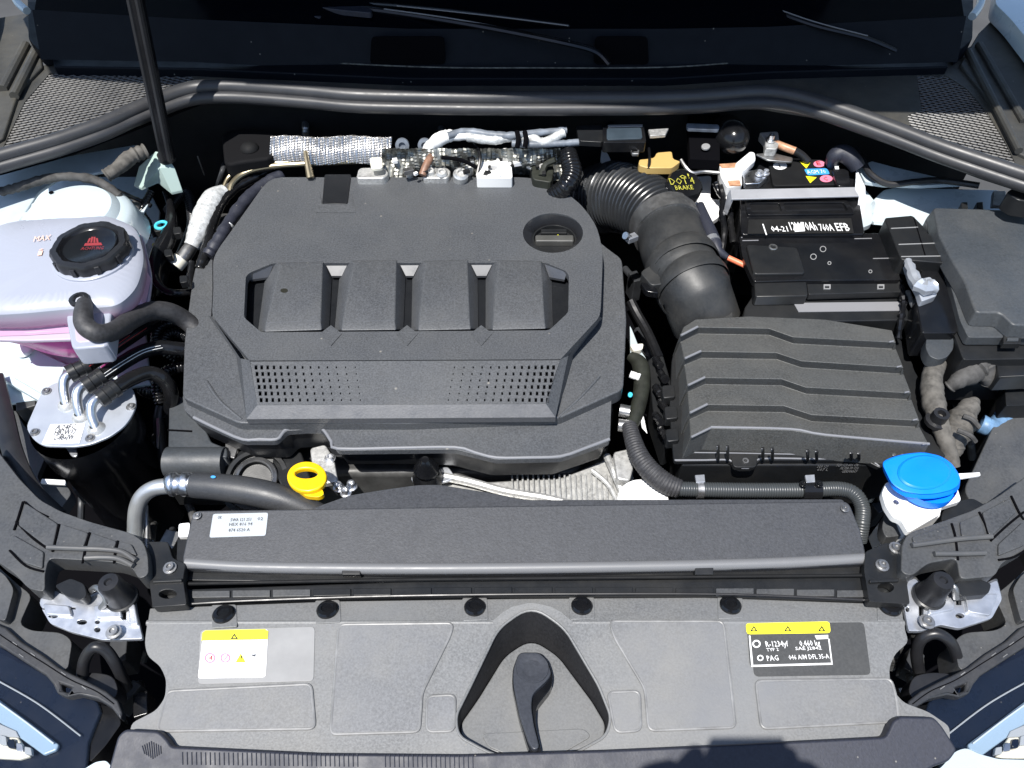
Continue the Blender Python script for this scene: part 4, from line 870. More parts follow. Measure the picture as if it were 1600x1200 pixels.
tm = thing('battery_terminal', 'copper and steel terminal clamp with white fuse holder at the rear left of the battery', 'terminal', P(1165, 270, .0))
slab('fuse_block', 'white', tm, ringR([(1124, 256), (1150, 254), (1158, 262), (1160, 290), (1136, 292), (1126, 275)], 3, 2), .030, .02, bevel=.002)
slab('copper_tab', 'copper', tm, [(1124, 256), (1152, 254), (1154, 261), (1128, 262)], .0315, .003, bevel=.0006); slab('copper_tab', 'copper', tm, [(1137, 282), (1156, 281), (1158, 289), (1140, 290)], .0315, .003, bevel=.0006)
slab('plastic_arm', 'white', tm, ringR([(1148, 256), (1172, 236), (1180, 238), (1181, 250), (1160, 268)], 3, 2), .040, .014, bevel=.002)
slab('clamp_block', 'alu', tm, ringR([(1160, 268), (1185, 264), (1198, 268), (1200, 276), (1188, 286), (1164, 287)], 3, 2), .032, .012, bevel=.002)
for x, y in ((1186, 273), (1196, 272)): screw(tm, x, y, .033, 4, 'zinc', .008, 'nut')
ng = thing('earth_cable_clamp', 'silver and copper cable clamp behind the battery', 'terminal', P(1205, 225, .0))
slab('clamp_body', 'cast', ng, ringR([(1186, 207), (1216, 205), (1218, 222), (1214, 233), (1196, 232), (1196, 218)], 3, 2), .055, .015, bevel=.002)
screw(ng, 1204, 220, .056, 5, 'alu', .012, 'nut')
tube('copper_lug', 'copper', ng, [(1212, 224, .05), (1226, 230, .05), (1242, 236, .048)], 6, 12)
tube('cable', 'rubber', ng, [(1240, 235, .048), (1252, 242, .04), (1262, 252, .03)], 6, 12)
slab('strap', 'steel', ng, ringR([(1180, 240), (1206, 238), (1240, 246), (1238, 253), (1200, 250)], 3, 2), .04, .004)
tc_ = thing('cable_grommet', 'glossy black rubber cable elbow at the right rear of the battery', 'cable', P(1320, 260, .0))
tube('elbow', 'lip', tc_, [(1300, 258, .03, 9), (1304, 244, .05, 12), (1318, 240, .055, 14), (1332, 250, .05, 13), (1340, 262, .04, 12)], 13, 16)
tube('lead', 'rubber', tc_, [(1336, 232, .05), (1348, 252, .045), (1362, 274, .04), (1390, 288, .035), (1430, 284, .04), (1470, 282, .04), (1530, 290, .05)], 5, 10)
slab('plug', 'gloss', tc_, ringR([(1300, 262), (1326, 264), (1330, 292), (1308, 290)], 4, 2), .034, .02, bevel=.002)
slab('plug_tag', 'white', tc_, [(1304, 259), (1310, 259), (1311, 264), (1305, 264)], .036, .001, bevel=0)
# battery front cover
bc = thing('battery_front_box', 'black plastic box in front of the battery with a light grey front strip', 'electronics box', P(1290, 430, -.1))
slab('top_face', 'gloss', bc, ringR([(1155, 368), (1372, 364), (1392, 372), (1408, 437), (1252, 438), (1178, 440), (1160, 400)], 4, 2), .012, .012, bevel=.0015)
slab('left_module', 'black', bc, ringR([(1166, 381), (1246, 386), (1259, 427), (1178, 428)], 5, 3), .018, .012, bevel=.003)
slab('left_module_front', 'black', bc, ringR([(1178, 430), (1259, 429), (1263, 462), (1180, 463)], 3, 2), .008, .02, bevel=.003)
slab('left_module_step', 'gloss', bc, [(1178, 431), (1258, 430), (1259, 435), (1179, 436)], .0105, .003, bevel=.0008)
slab('front_step', 'black', bc, ringR([(1260, 438), (1405, 436), (1412, 456), (1263, 460)], 2, 1), .004, .012, bevel=.002)
slab('front_face', 'black', bc, [(1176, 462), (1415, 456), (1420, 476), (1420, 500), (1160, 504), (1164, 480)], -.012, .06, bevel=.002)
M['barp'] = mat('light_grey_strip', (.20,.20,.21), .45)
slab('grey_strip', 'barp', bc, [(1240, 473), (1410, 471), (1410, 485), (1248, 487)], -.0095, .002, bevel=.0005)
for x, y, r_ in ((1286, 389, 5), (1271, 401, 5), (1296, 411, 3), (1360, 424, 3)): ring_sym('moulded_ring', 'clear', bc, x, y, r_, .0124, 1.1)
lathe('cover_hole', 'steel', bc, P(1208, 386, .018), [(.007, .0), (.0065, .001), (.0045, .001), (.004, -.004), (0, -.004)], n=18)
for x0, x1, y in ((1364, 1390, 404), (1335, 1362, 373), (1158, 1190, 371), (1160, 1185, 376)): tube('moulded_line', 'barp', bc, [(x0, y, .0125), (x1, y-.5, .0125)], .8, 6)
for x in (1292, 1376): slab('latch_hook', 'clear', bc, rect(x-5, 444, x+6, 451), .006, .003, holes=[rect(x-3, 446, x+4, 451-1)], bevel=.0004)
# fuse box -------------------------------------------------------------
fb = thing('fuse_box', 'large matt black fuse box lid at the right edge', 'fuse box', P(1540, 440, -.1))
M['fuse'] = mat('grey_black_fusebox', (.032,.037,.043), .5, grain=.4, gscale=420, mottle=.12, dust=.1)
tf = ringR([(1458, 324), (1580, 328), (1620, 340), (1640, 508), (1583, 507), (1563, 488), (1526, 488), (1520, 476), (1507, 438), (1485, 402), (1467, 367)], 6, 3)
slab('lid_top', 'fuse', fb, tf, .055, .024, bevel=.003, flare=.006, seg=3)
slab('lid_skirt', 'fuse', fb, ringR([(1444, 346), (1452, 335), (1640, 345), (1660, 527), (1513, 527), (1500, 500), (1490, 462), (1478, 420), (1462, 385), (1452, 365)], 5, 3), .032, .016, bevel=.0025)
slab('fuse_base', 'black', fb, ringR([(1446, 360), (1640, 360), (1660, 560), (1505, 562), (1490, 520), (1480, 470)], 5, 3), .014, .09, bevel=.003)
slab('lid_clip', 'black', fb, rect(1568, 519, 1596, 537), .034, .01, bevel=.001); slab('clip_bar', 'fuse', fb, rect(1574, 527, 1592, 532), .037, .004, bevel=.001)
for x in (1508, 1532): slab('rear_tab', 'black', fb, [(x-6, 316), (x+4, 315), (x+5, 328), (x-5, 328)], .05, .02, bevel=.001)
slab('base_ledge', 'black', fb, ringR([(1555, 548), (1640, 546), (1660, 585), (1560, 590)], 4, 2), -.0, .03, bevel=.003)
# cable duct and relay column between battery and fuse box
cd_ = thing('cable_channel', 'ribbed black cable channel between battery and fuse box', 'cable channel', P(1430, 400, -.05))
slab('channel_lid', 'black', cd_, ringR([(1382, 340), (1426, 336), (1442, 352), (1477, 401), (1478, 411), (1408, 405)], 3, 2), .040, .03, bevel=.002)
for a_, b_ in (((1392, 357), (1434, 355)), ((1404, 382), (1462, 380)), ((1408, 401), (1476, 400)), ((1428, 340), (1446, 400))): tube('channel_seam', 'clear' if a_[0] != 1428 else 'deep', cd_, [(*a_, .0405), (*b_, .0405)], .9, 6)
slab('slot_housing', 'gloss', cd_, ringR([(1442, 408), (1478, 409), (1492, 440), (1500, 480), (1496, 520), (1440, 520), (1432, 470)], 4, 2), .022, .05, bevel=.002)
slab('slot_frame', 'clear', cd_, rect(1450, 410, 1468, 414), .026, .002, bevel=.0004)
tube('foil_roll', 'lid', cd_, [(1418, 408, .036, 7), (1424, 424, .038, 9), (1432, 442, .040, 12), (1446, 450, .042, 15), (1456, 448, .042, 14)], 10, 9, 3, jit=.3)
slab('foil_wrap', 'lid', cd_, ringR([(1413, 404), (1424, 407), (1436, 436), (1454, 432), (1463, 445), (1464, 462), (1440, 471), (1434, 452), (1424, 436)], 3, 2), .034, .012, bevel=.003)
rlx = thing('relay_cover', 'rounded shield shaped black connector cover below the cable channel', 'connector', P(1467, 540, -.03))
slab('upper_block', 'gloss', rlx, ringR([(1444, 490), (1494, 488), (1496, 516), (1446, 518)], 3, 2), .012, .03, bevel=.002)
slab('shield', 'fuse', rlx, ringR([(1449, 520), (1491, 519), (1490, 545), (1480, 558), (1466, 562), (1452, 556), (1446, 542)], 5, 3), .008, .02, bevel=.002)
slab('shield_edge', 'clear', rlx, rect(1451, 516.5, 1490, 519.5), .0095, .001, bevel=0)
tube('side_wires', 'gloss', cd_, [(1404, 440, .0), (1412, 470, .0), (1408, 500, -.01), (1404, 530, -.03)], 5, 8, jit=.3); tube('side_wires', 'steel', cd_, [(1418, 455, .005), (1430, 490, .0), (1428, 520, -.01)], 4, 8, jit=.3)
# looms ------------------------------------------------------------------
lo_ = thing('taped_wiring_loom', 'grey fleece taped wiring loom branching beside the air filter box', 'wiring loom', P(1490, 640, -.1))
tube('branch', 'fleece', lo_, [(1464, 568, -.02, 14), (1456, 590, -.02, 15), (1458, 625, -.025, 17), (1466, 655, -.03, 15), (1478, 690, -.04, 13), (1490, 730, -.06, 10)], 14, 16, 8, jit=.07)
M['fleecedk'] = mat('dark_fleece_tape', (.035,.034,.033), .8, grain=1.0, gscale=120, mottle=.5, mscale=60)
tube('branch', 'fleecedk', lo_, [(1482, 606, -.03, 9), (1496, 596, -.02, 13), (1516, 582, -.015, 19), (1532, 572, -.01, 20), (1542, 590, -.02, 15), (1540, 600, -.03, 8)], 14, 16, 8, jit=.1)
tube('branch', 'fleece', lo_, [(1524, 626, -.03, 8), (1512, 640, -.03, 16), (1500, 662, -.035, 22), (1492, 685, -.045, 20), (1490, 712, -.06, 10)], 14, 18, 8, jit=.12)
for p in ([(1505, 650, -.012), (1518, 655, -.012), (1530, 668, -.02)], [(1496, 672, -.012), (1515, 680, -.012), (1524, 690, -.02)]): tube('tape_wrap', 'fleecedk', lo_, p, 4, 8)
screw(lo_, 1462, 660, -.03, 12, 'rubber', .02, 'grommet')
for pts, z in (([(1546, 586), (1562, 591), (1556, 604), (1546, 602)], -.06), ([(1520, 603), (1537, 597), (1537, 611)], -.06)): simple('wing_sheet_patch', 'paint', pts, z, .003, 'pale painted metal showing through the loom at right' if z and pts[0][0] == 1546 else 'small pale triangle of painted metal left of the larger patch', 'body panel', .0005, 1)
simple('wheel_arch_liner', 'duct', [(1536, 700), (1560, 650), (1568, 640), (1640, 630), (1640, 760), (1570, 780), (1520, 790), (1506, 765)], -.07, .02, 'dark grey liner plate at the right edge below the fuse box', 'liner', .003, 10)
simple('liner_bracket', 'black', [(1570, 598), (1640, 592), (1640, 632), (1572, 634)], -.04, .03, 'ribbed black bracket under the fuse box corner', 'bracket', .002, 3)
c = P(1604, 594, -.03); bm = bmesh.new(); add_tube(bm, [c+Vector((math.cos(a)*.015, math.sin(a)*.015, 0)) for a in [i*math.pi/12 for i in range(25)]], [.003]*25, 8, False)
tag(finish('retaining_ring', bm, 'white', None), 'white plastic ring cut by the right edge of the frame', 'ring')
M['bluesteel'] = mat('slate_blue', (.12,.22,.36), .4, mottle=.4, mscale=60)
tag(tube('blue_plug', 'bluesteel', None, [(1532, 662, -.08), (1550, 667, -.08), (1572, 650, -.08)], 14, 14, jit=.1), 'slate blue plug in the gap right of the loom', 'plug')
# washer filler ------------------------------------------------------------
wf = thing('washer_filler', 'bright blue washer fluid cap on a white filler neck', 'washer filler', P(1440, 790, -.15))
slab('neck', 'white', wf, ringR([(1378, 770), (1385, 752), (1495, 756), (1503, 782), (1472, 792), (1470, 803), (1420, 832), (1408, 812), (1396, 808), (1384, 790)], 4, 2), -.030, .012, bevel=.002)
slab('neck_pipe', 'white', wf, [(1398, 780), (1474, 780), (1470, 806), (1420, 830)], -.04, .1, bevel=.003)
rg = lambda dx, dy, s: [((x-1438)*s+1438+dx, (y-742)*s+742+dy) for x, y in ringR([(1376, 722), (1393, 714), (1412, 709), (1442, 706), (1470, 712), (1488, 724), (1501, 745), (1500, 757), (1488, 766), (1462, 772), (1440, 773), (1412, 769), (1393, 757)], 9, 3)]
bm = bmesh.new()
add_loft(bm, [(rg(0, -1, .93), -.0045), (rg(0, 0, .985), -.0055), (rg(0, 0, 1), -.008), (rg(0, 8, .985), -.014)]); finish('cap', bm, 'blue', wf, bevel=.0012)
ins = [p for p in circ(1444, 738, 42, 27, 40)]
bm = bmesh.new(); add_loft(bm, [([(1444+(x-1444)*.9, 737+(y-738)*.9) for x, y in ins], -.0015), (ins, -.0035), (ins, -.006)]); finish('cap_boss', bm, 'blue', wf, bevel=.0012)
lathe('cap_skirt', 'blue', wf, P(1446, 752, -.018), [(.036, .006), (.036, -.006), (0, -.006)], n=40)
screw(wf, 1400, 785, -.0298, 3, 'steel', .001)
simple('white_peg', 'label', [(1497, 740), (1531, 738), (1532, 743), (1498, 748)], -.02, .003, 'short white peg right of the blue cap', 'peg', .0006, 1)
simple('filler_support', 'black', [(1486, 785), (1520, 778), (1545, 792), (1470, 815), (1472, 800)], -.05, .02, 'black bracket behind the washer filler neck', 'bracket')
simple('filler_support', 'duct', [(1383, 800), (1408, 803), (1420, 835), (1384, 840), (1378, 825)], -.06, .02, 'small grey bracket in front of the washer filler neck', 'bracket')
# lower right lines -----------------------------------------------------------
ln = thing('braided_line', 'braided hose turning into a corrugated conduit along the air filter box', 'hose', P(1180, 765, -.08))
tube('braided_part', 'braid', ln, [(983, 665, -.05, 12), (990, 690, -.05, 14), (1000, 715, -.052, 16), (1018, 738, -.055, 17), (1040, 755, -.058, 17), (1062, 764, -.06, 15)], 15, 18, 8, rib=.05, ribp=.004)
M['conduit'] = mat('grey_conduit', (.045,.05,.053), .35)
tube('conduit', 'conduit', ln, [(1060, 764, -.06), (1150, 766, -.06), (1250, 766, -.06), (1310, 764, -.06), (1335, 772, -.06), (1347, 792, -.065), (1347, 815, -.07), (1342, 845, -.09)], 12, 18, 12, rib=.06, ribp=.0032)
for x in (1094, 1266):
    slab('pipe_clip', 'zinc', ln, [(x-8, 742), (x+7, 741), (x+8, 753), (x-6, 754)], -.046, .004, bevel=.0008)
tube('clip_saddle', 'gloss', ln, [(1252, 766, -.06), (1280, 766, -.06)], 16, 18); tube('clip_saddle', 'steel', ln, [(1088, 765, -.06), (1098, 765, -.06)], 14, 18)
screw(ln, 1255, 757, -.045, 4, 'gloss', .004); screw(ln, 1280, 757, -.045, 4, 'gloss', .004)
# ================================================================== engine bits round the cover
gb = thing('gearbox_casing', 'bright finned cast aluminium casing below the right front of the engine cover', 'casing', P(860, 760, -.2))
slab('cast_body', 'cast', gb, ringR([(660, 740), (700, 735), (760, 752), (880, 745), (948, 715), (985, 700), (992, 760), (980, 800), (660, 800)], 6, 2), -.11, .06, bevel=.004)
bm = bmesh.new()
for i in range(22):
    x = 800+i*8.2; a_ = P(x, 742, -.105); b_ = P(x+2, 782, -.105); add_tube(bm, [a_, b_], [.0014]*2, 6)
tag(finish('casing_fin', bm, 'cast', gb), kind='stuff')
tube('casing_rib', 'cast', gb, [(680, 742, -.095), (730, 752, -.095), (790, 768, -.1), (850, 778, -.1), (900, 790, -.1)], 7, 10)
tube('casing_rib', 'cast', gb, [(948, 712, -.09), (960, 740, -.09), (975, 775, -.1)], 6, 10); tube('casing_rib', 'cast', gb, [(925, 735, -.1), (950, 757, -.1), (965, 785, -.1)], 4, 10)
slab('casing_foot', 'cast', gb, ringR([(958, 706), (984, 700), (990, 730), (984, 752), (964, 748)], 4, 2), -.075, .02, bevel=.003)
c = P(1005, 783, -.075); r = MM(40, c)
tag(lathe('white_cover_disc', 'white', None, c, [(0, .0), (0, .004), (r*.8, .003), (r, .0), (r, -.01), (0, -.01)], n=40), 'pale round cover half hidden behind the radiator cover', 'cover')
mt = thing('cover_mount_stud', 'dark rubber mounting stud under the front edge of the engine cover', 'mount', P(668, 745, -.1))
c = P(668, 745, -.085); r = MM(20, c); lathe('mount_boot', 'gloss', mt, c, [(r*1.1, -.02), (r*1.2, 0), (r*.9, .012), (r*1.0, .02), (r*.6, .035), (r*.3, .042), (0, .042)], n=20)
slab('mount_plate', 'zinc', mt, ringR([(640, 745), (660, 738), (700, 728), (712, 745), (700, 752), (650, 760)], 5, 2), -.09, .004)
dst = thing('dipstick', 'yellow oval dipstick handle in front of the engine cover', 'dipstick', P(487, 775, -.08))
slab('handle_ring', 'yellow', dst, circ(479, 744, 31, 24, 36, .1), -.032, .010, holes=[circ(478, 739, 18, 7.5, 24)], bevel=.0028, seg=4)
slab('handle_neck', 'yellow', dst, ringR([(455, 760), (502, 762), (507, 772), (498, 777), (478, 775)], 5, 3), -.040, .008, bevel=.003)
tube('stick_tube', 'yellow', dst, [(486, 770, -.045), (489, 780, -.09)], 10, 12)
slab('engine_bracket', 'cast', gb, ringR([(484, 700), (508, 694), (522, 716), (528, 752), (504, 756), (488, 730)], 4, 2), -.075, .01, bevel=.002); screw(gb, 516, 717, -.0745, 6, 'alu', .006, 'bolt')
for x, y in ((530, 764), (550, 762), (541, 772)): screw(gb, x, y, -.08, 6, 'alu', .012, 'bolt')
hs_ = thing('timing_housing', 'grey plastic housing below the left front corner of the engine cover', 'housing', P(305, 710, -.2))
slab('upper_box', 'fuse', hs_, ringR([(264, 618), (300, 620), (330, 690), (355, 700), (355, 715), (262, 712)], 4, 2), -.075, .05, bevel=.003)
tube('round_end', 'fuse', hs_, [(262, 722, -.09), (352, 722, -.09)], 24, 24); tube('housing_seam', 'deep', hs_, [(262, 672, -.0745), (300, 674, -.0745)], 1.6, 6)
slab('lower_box', 'black', hs_, [(262, 735), (352, 735), (352, 760), (262, 760)], -.1, .05)
pu = thing('oil_filter_housing', 'black ringed oil filter housing between grey housing and dipstick', 'oil filter', P(402, 750, -.2))
c = P(404, 752, -.105); r = MM(56, c); lathe('ringed_cap', 'black', pu, c, [(r*1.05, -.03), (r*1.05, .0), (r*.9, .004), (r*.86, .012), (r*.74, .013), (r*.7, .006), (r*.62, .006), (r*.6, .018), (r*.45, .02), (r*.42, .012), (0, .012)], axis=(.05, -.35, 1), n=48)
bm = bmesh.new(); add_lathe(bm, c, (.05, -.35, 1), [(r*.58, .0185), (r*.50, .0215), (r*.46, .020)], 48); finish('bright_ring', bm, 'steel', pu)
slab('filter_bracket', 'black', pu, ringR([(420, 700), (470, 704), (490, 760), (450, 780), (430, 740)], 5, 2), -.09, .03, bevel=.003)
slab('filter_tag', 'steel', pu, [(352, 690), (372, 698), (366, 716), (350, 712)], -.085, .004)
# aluminium pipe and big hose
ap_ = thing('air_conditioning_line', 'bent aluminium pipe crimped onto a thick grey hose', 'pipe', P(300, 760, -.12))
M['alu2'] = mat('dull_pipe', (.45,.47,.48), .38, metal=.7, mottle=.15)
tube('metal_pipe', 'alu2', ap_, [(211, 880, -.13), (212, 830, -.10), (214, 796, -.075), (224, 774, -.06), (244, 762, -.052), (272, 759, -.05)], 12.5, 20, 10)
tube('crimp', 'alu', ap_, [(260, 758, -.05, 14), (266, 757, -.05, 18), (273, 757, -.05, 19), (276, 757, -.05, 16), (284, 757, -.05, 16), (287, 757, -.05, 19), (296, 757, -.05, 19), (299, 757, -.05, 17), (307, 758, -.05, 18)], 18, 24, 3)
tube('hose', 'hose', ap_, [(303, 758, -.05, 20), (340, 761, -.048, 21), (380, 766, -.048, 22), (420, 774, -.05, 22), (455, 785, -.056, 20), (500, 805, -.07, 18)], 20, 24, 8)
slab('paint_mark', 'bluep', ap_, circ(333, 745, 4, 2, 10), -.0285, .0006, bevel=0)
tag(tube('thin_pipe', 'steel', None, [(229, 870, -.12), (229, 820, -.10), (228, 790, -.09)], 3.5, 10), 'thin steel pipe right of the bent aluminium pipe', 'pipe')
# left rear sleeves and looms
ls = thing('left_rear_loom', 'silver sleeved and black taped looms climbing round the left rear of the engine cover', 'wiring loom', P(330, 330, -.1))
M['foil'] = mat('glass_fibre_sleeve', (.38,.39,.39), .5, metal=.2, grain=.8, gscale=200, mottle=.3, mscale=60)
tube('silver_sleeve', 'foil', ls, [(352, 300, -.0, 12), (335, 312, .0, 18), (320, 340, -.005, 19), (309, 366, -.01, 16), (300, 385, -.02, 12)], 16, 20, 8, jit=.03)
tube('sleeve_tail', 'steel', ls, [(302, 380, -.02, 10), (290, 398, -.025, 11), (276, 415, -.03, 11)], 10, 16)
tube('sleeve_end', 'cream', ls, [(284, 404, -.022, 12), (274, 416, -.028, 12)], 11, 16)
for p, r_, m in (([(430, 262, .0), (400, 276, .0), (370, 292, .0), (345, 318, .0), (332, 350, -.005), (322, 390, -.01), (312, 420, -.02)], 8, 'gloss'), ([(440, 274, .0), (412, 290, .0), (386, 312, .0), (360, 345, .0), (345, 370, .0), (325, 400, -.01)], 10, 'lip'),
                 ([(480, 250, .01), (440, 255, .01), (395, 268, .005), (368, 286, .0), (350, 300, .0)], 6, 'fleecedk'), ([(330, 395, -.01), (345, 372, -.005), (358, 352, 0)], 8, 'foil'), ([(305, 470, -.04), (298, 440, -.04), (300, 410, -.03)], 6, 'gloss')):
    tube('taped_run', m, ls, p, r_, 12, 8, jit=.12)
M['brown'] = mat('tarnished_pipe', (.22,.19,.13), .35, metal=.7)
bpip = thing('brake_pipes', 'pair of tarnished steel pipes bending behind the left rear of the engine cover', 'pipes', P(420, 262, .0))
tube('pipe', 'brown', bpip, [(358, 306, .0), (362, 288, .01), (380, 272, .015), (410, 262, .02), (460, 257, .02), (560, 252, .02)], 4.5, 10); tube('pipe', 'brown', bpip, [(348, 296, .0), (358, 276, .01), (380, 262, .02), (420, 255, .022), (470, 253, .02)], 3, 10)
tag(tube('pipe_stub', 'brown', None, [(485, 278, .02, 6), (481, 258, .035, 5), (477, 236, .05, 3)], 5, 10), 'tarnished stub standing up behind the engine cover in front of the heat shield', 'pipe')
nb = thing('left_rear_connectors', 'cluster of small plugs and pipes between coolant tank and silver sleeve', 'connectors', P(235, 380, -.1))
c = P(252, 352, .0); bm = bmesh.new(); add_tube(bm, [c+Vector((math.cos(a)*.009, math.sin(a)*.009, 0)) for a in [i*math.pi/10 for i in range(21)]], [.0028]*21, 8, False)
M['cyan'] = mat('cyan_plastic', (.06,.5,.65), .35); finish('cyan_ring', bm, 'cyan', nb)
slab('white_tab', 'label', nb, ringR([(226, 372), (240, 374), (246, 392), (236, 394)], 3, 2), -.01, .006); slab('yellow_tab', 'yellowp', nb, circ(241, 383, 4, 4, 12), -.006, .003)
tube('dark_ring', 'rubber', nb, [(218, 366, -.02), (226, 356, -.01), (238, 358, -.01), (244, 370, -.02)], 5, 10)
slab('painted_strut', 'paint', nb, [(204, 345), (226, 312), (232, 318), (213, 352)], -.005, .004, bevel=.001); slab('punched_plate', 'steel', nb, ringR([(186, 328), (212, 310), (224, 318), (206, 346), (192, 340)], 3, 2), -.01, .004, holes=[circ(200, 328, 3, 3, 8), circ(199, 338, 2.5, 2.5, 8)])
for i, p in enumerate(([(0, 300, .075), (30, 292, .078), (70, 280, .08), (110, 276, .08), (150, 282, .07), (178, 300, .06), (195, 318, .04)], [(165, 275, .07), (185, 262, .075), (205, 245, .08), (228, 236, .08)], [(150, 284, .02), (185, 300, .02), (215, 312, .0), (236, 322, -.01)], [(232, 410, -.03), (240, 440, -.04), (235, 470, -.05)])):
    tube('loom', ('fleecedk', 'fleece', 'gloss', 'gloss')[i], nb, p, (7, 11, 4, 6)[i], 12, 8, jit=.14)
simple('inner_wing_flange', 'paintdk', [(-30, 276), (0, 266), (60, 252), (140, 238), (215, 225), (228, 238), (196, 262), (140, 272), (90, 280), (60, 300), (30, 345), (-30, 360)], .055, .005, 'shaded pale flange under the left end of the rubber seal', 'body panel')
br = thing('prop_bracket', 'pale green faceted bracket at the foot of the bonnet prop', 'bracket', P(245, 290, .0))
facets('bracket_shell', 'green', br, {0: (243, 236, .06), 1: (258, 240, .06), 2: (273, 262, .045), 3: (285, 297, .01), 4: (268, 301, .01), 5: (246, 283, .02), 6: (221, 294, .01), 7: (209, 289, .01), 8: (217, 260, .035), 9: (250, 262, .05)},
       [(0, 9, 6, 7, 8), (0, 1, 9), (1, 2, 9), (9, 2, 3, 4), (9, 4, 5), (9, 5, 6)], bevel=.001, skirt=.004)
lathe('prop_socket', 'rubber', br, P(262, 250, .052), [(.014, 0), (.014, .012), (.009, .014), (0, .014)], n=20)
pr = thing('bonnet_prop_rod', 'ribbed black bonnet prop rod rising out of the left rear of the bay', 'prop rod', P(260, 246, .055))
A_ = P(262, 246, .062)
# far end of the rod near the open bonnet
d = ray(193, -70); B_ = CAM+d*((.72-CAM.z)/d.z) if d.z < -1e-3 else CAM+d*1.0
B_ = hit(212, 0, Y(A_.y+.03)); B_ = A_+(B_-A_)*1.9
k = 26; path = [A_.lerp(B_, i/k) for i in range(k+1)]
bm = bmesh.new(); add_tube(bm, path, [.0125]*(k+1), 10); finish('rod', bm, 'gloss', pr)
for s in (-1, 1):
    bm = bmesh.new(); add_tube(bm, [p+Vector((s*.006, -.0095, .0)) for p in path], [.004]*(k+1), 6); finish('rod_flute', bm, 'rubber', pr)
# ---- behind the engine
sh = thing('heat_shield', 'embossed aluminium heat shield on the bulkhead behind the engine', 'heat shield', P(518, 240, .04))
bm = bmesh.new(); nx, ny = 170, 34; g = []
y0 = .50
for j in range(ny+1):
    row = []
    for i in range(nx+1):
        px = 423+(612-423)*i/nx + (0 if j < ny*.6 else 2*(j-ny*.6)/ny*4*(1-i/nx)); py = 213+(250-213)*j/ny
        p = hit(px, py, Y(y0)); e = .0021*math.sin(i*.95+j*1.0)*math.sin(i*.62-j*1.05)
        p.y += e-.012*math.sin(j/ny*1.7)+.003*math.sin(i*.07); row.append(bm.verts.new(p))
    g.append(row)
for j in range(ny):
    for i in range(nx): bm.faces.new((g[j][i], g[j][i+1], g[j+1][i+1], g[j+1][i]))
if True:
    M['shield'] = mat('embossed_aluminium', (.72,.70,.68), .33, metal=.95, mottle=.15, mscale=30); o = finish('embossed_sheet', bm, 'shield', sh)
sf = o.modifiers.new('thick', 'SOLIDIFY'); sf.thickness = .001
tg = thing('turbo_clutter', 'bright castings, plugs and dark embossed shield behind the rear edge of engine cover', 'engine parts', P(700, 265, -.02))
bm = bmesh.new(); nx, ny = 120, 22; g = []
for j in range(ny+1):
    row = []
    for i in range(nx+1):
        px = 596+(880-596)*i/nx; py = 232+(278-232)*j/ny
        p = hit(px, py, Y(.475)); p.y += .0022*math.sin(i*1.3+j*1.4)*math.sin(j*1.5-i*.9)+.012*math.sin(i*.11+j*.05)*math.sin(j*.21); row.append(bm.verts.new(p))
    g.append(row)
for j in range(ny):
    for i in range(nx): bm.faces.new((g[j][i], g[j][i+1], g[j+1][i+1], g[j+1][i]))
M['dkshield'] = mat('sooty_embossed_shield', (.22,.22,.20), .4, metal=.7, mottle=.7, mscale=50)
finish('embossed_shield', bm, 'dkshield', tg)
def lump(nm, m, cx, cy, z, r, h, ax=(0, 0, 1), par=tg):
    c = P(cx, cy, z); R_ = MM(r, c); return lathe(nm, m, par, c, [(R_, -h), (R_, 0), (R_*.7, h*.25), (R_*.45, h*.25), (R_*.4, 0), (0, 0)], axis=ax, n=20)
slab('bracket_block', 'white', tg, ringR([(748, 254), (762, 252), (776, 250), (783, 232), (793, 230), (798, 244), (801, 278), (744, 278)], 3, 2), .035, .02, holes=[rect(763, 258, 778, 266)], bevel=.0015)
slab('bracket_prong', 'white', tg, rect(800, 240, 830, 243), .035, .004, bevel=.001); slab('bracket_prong', 'white', tg, rect(800, 252, 820, 256), .033, .004, bevel=.001)
slab('silver_seat', 'cast', tg, ringR([(560, 262), (600, 260), (608, 270), (600, 278), (556, 278)], 4, 2), .028, .02, bevel=.003); slab('cream_tab', 'cream', tg, ringR([(577, 246), (597, 245), (598, 262), (580, 264)], 3, 2), .045, .006, bevel=.002)
for cx, cy, r_ in ((720, 272, 12), (690, 270, 9), (672, 268, 8), (640, 266, 6), (733, 262, 7), (848, 262, 8)): lump('cast_boss', 'cast', cx, cy, .030, r_, .015, (.1, -.3, 1))
slab('casting', 'cast', tg, ringR([(662, 262), (690, 256), (705, 266), (700, 278), (660, 278)], 4, 2), .026, .02, bevel=.003)
tube('silver_hose', 'white', tg, [(664, 244, .04, 8), (672, 230, .055, 10), (688, 217, .07, 11), (705, 212, .075, 9), (730, 213, .075, 6)], 9, 14, 8, jit=.08)
M['copperdk'] = mat('rusty_brown', (.22,.12,.08), .5, mottle=.4, mscale=80); tube('brown_elbow', 'copperdk', tg, [(660, 274, .03), (666, 258, .04), (674, 244, .045)], 6, 12)
for p, r_, m in (([(700, 224, .06), (712, 214, .075), (740, 222, .06), (750, 245, .05), (745, 275, .03)], 3, 'gloss'), ([(690, 246, .05), (720, 250, .05), (745, 262, .04)], 3, 'deep'), ([(846, 275, .03), (852, 258, .04), (868, 250, .05)], 5, 'olive')): tube('lead', m, tg, p, r_, 8)
slab('olive_casting', 'olive', tg, ringR([(826, 240), (856, 238), (866, 262), (862, 285), (832, 280)], 5, 2), .03, .03, bevel=.004)
random.seed(3)
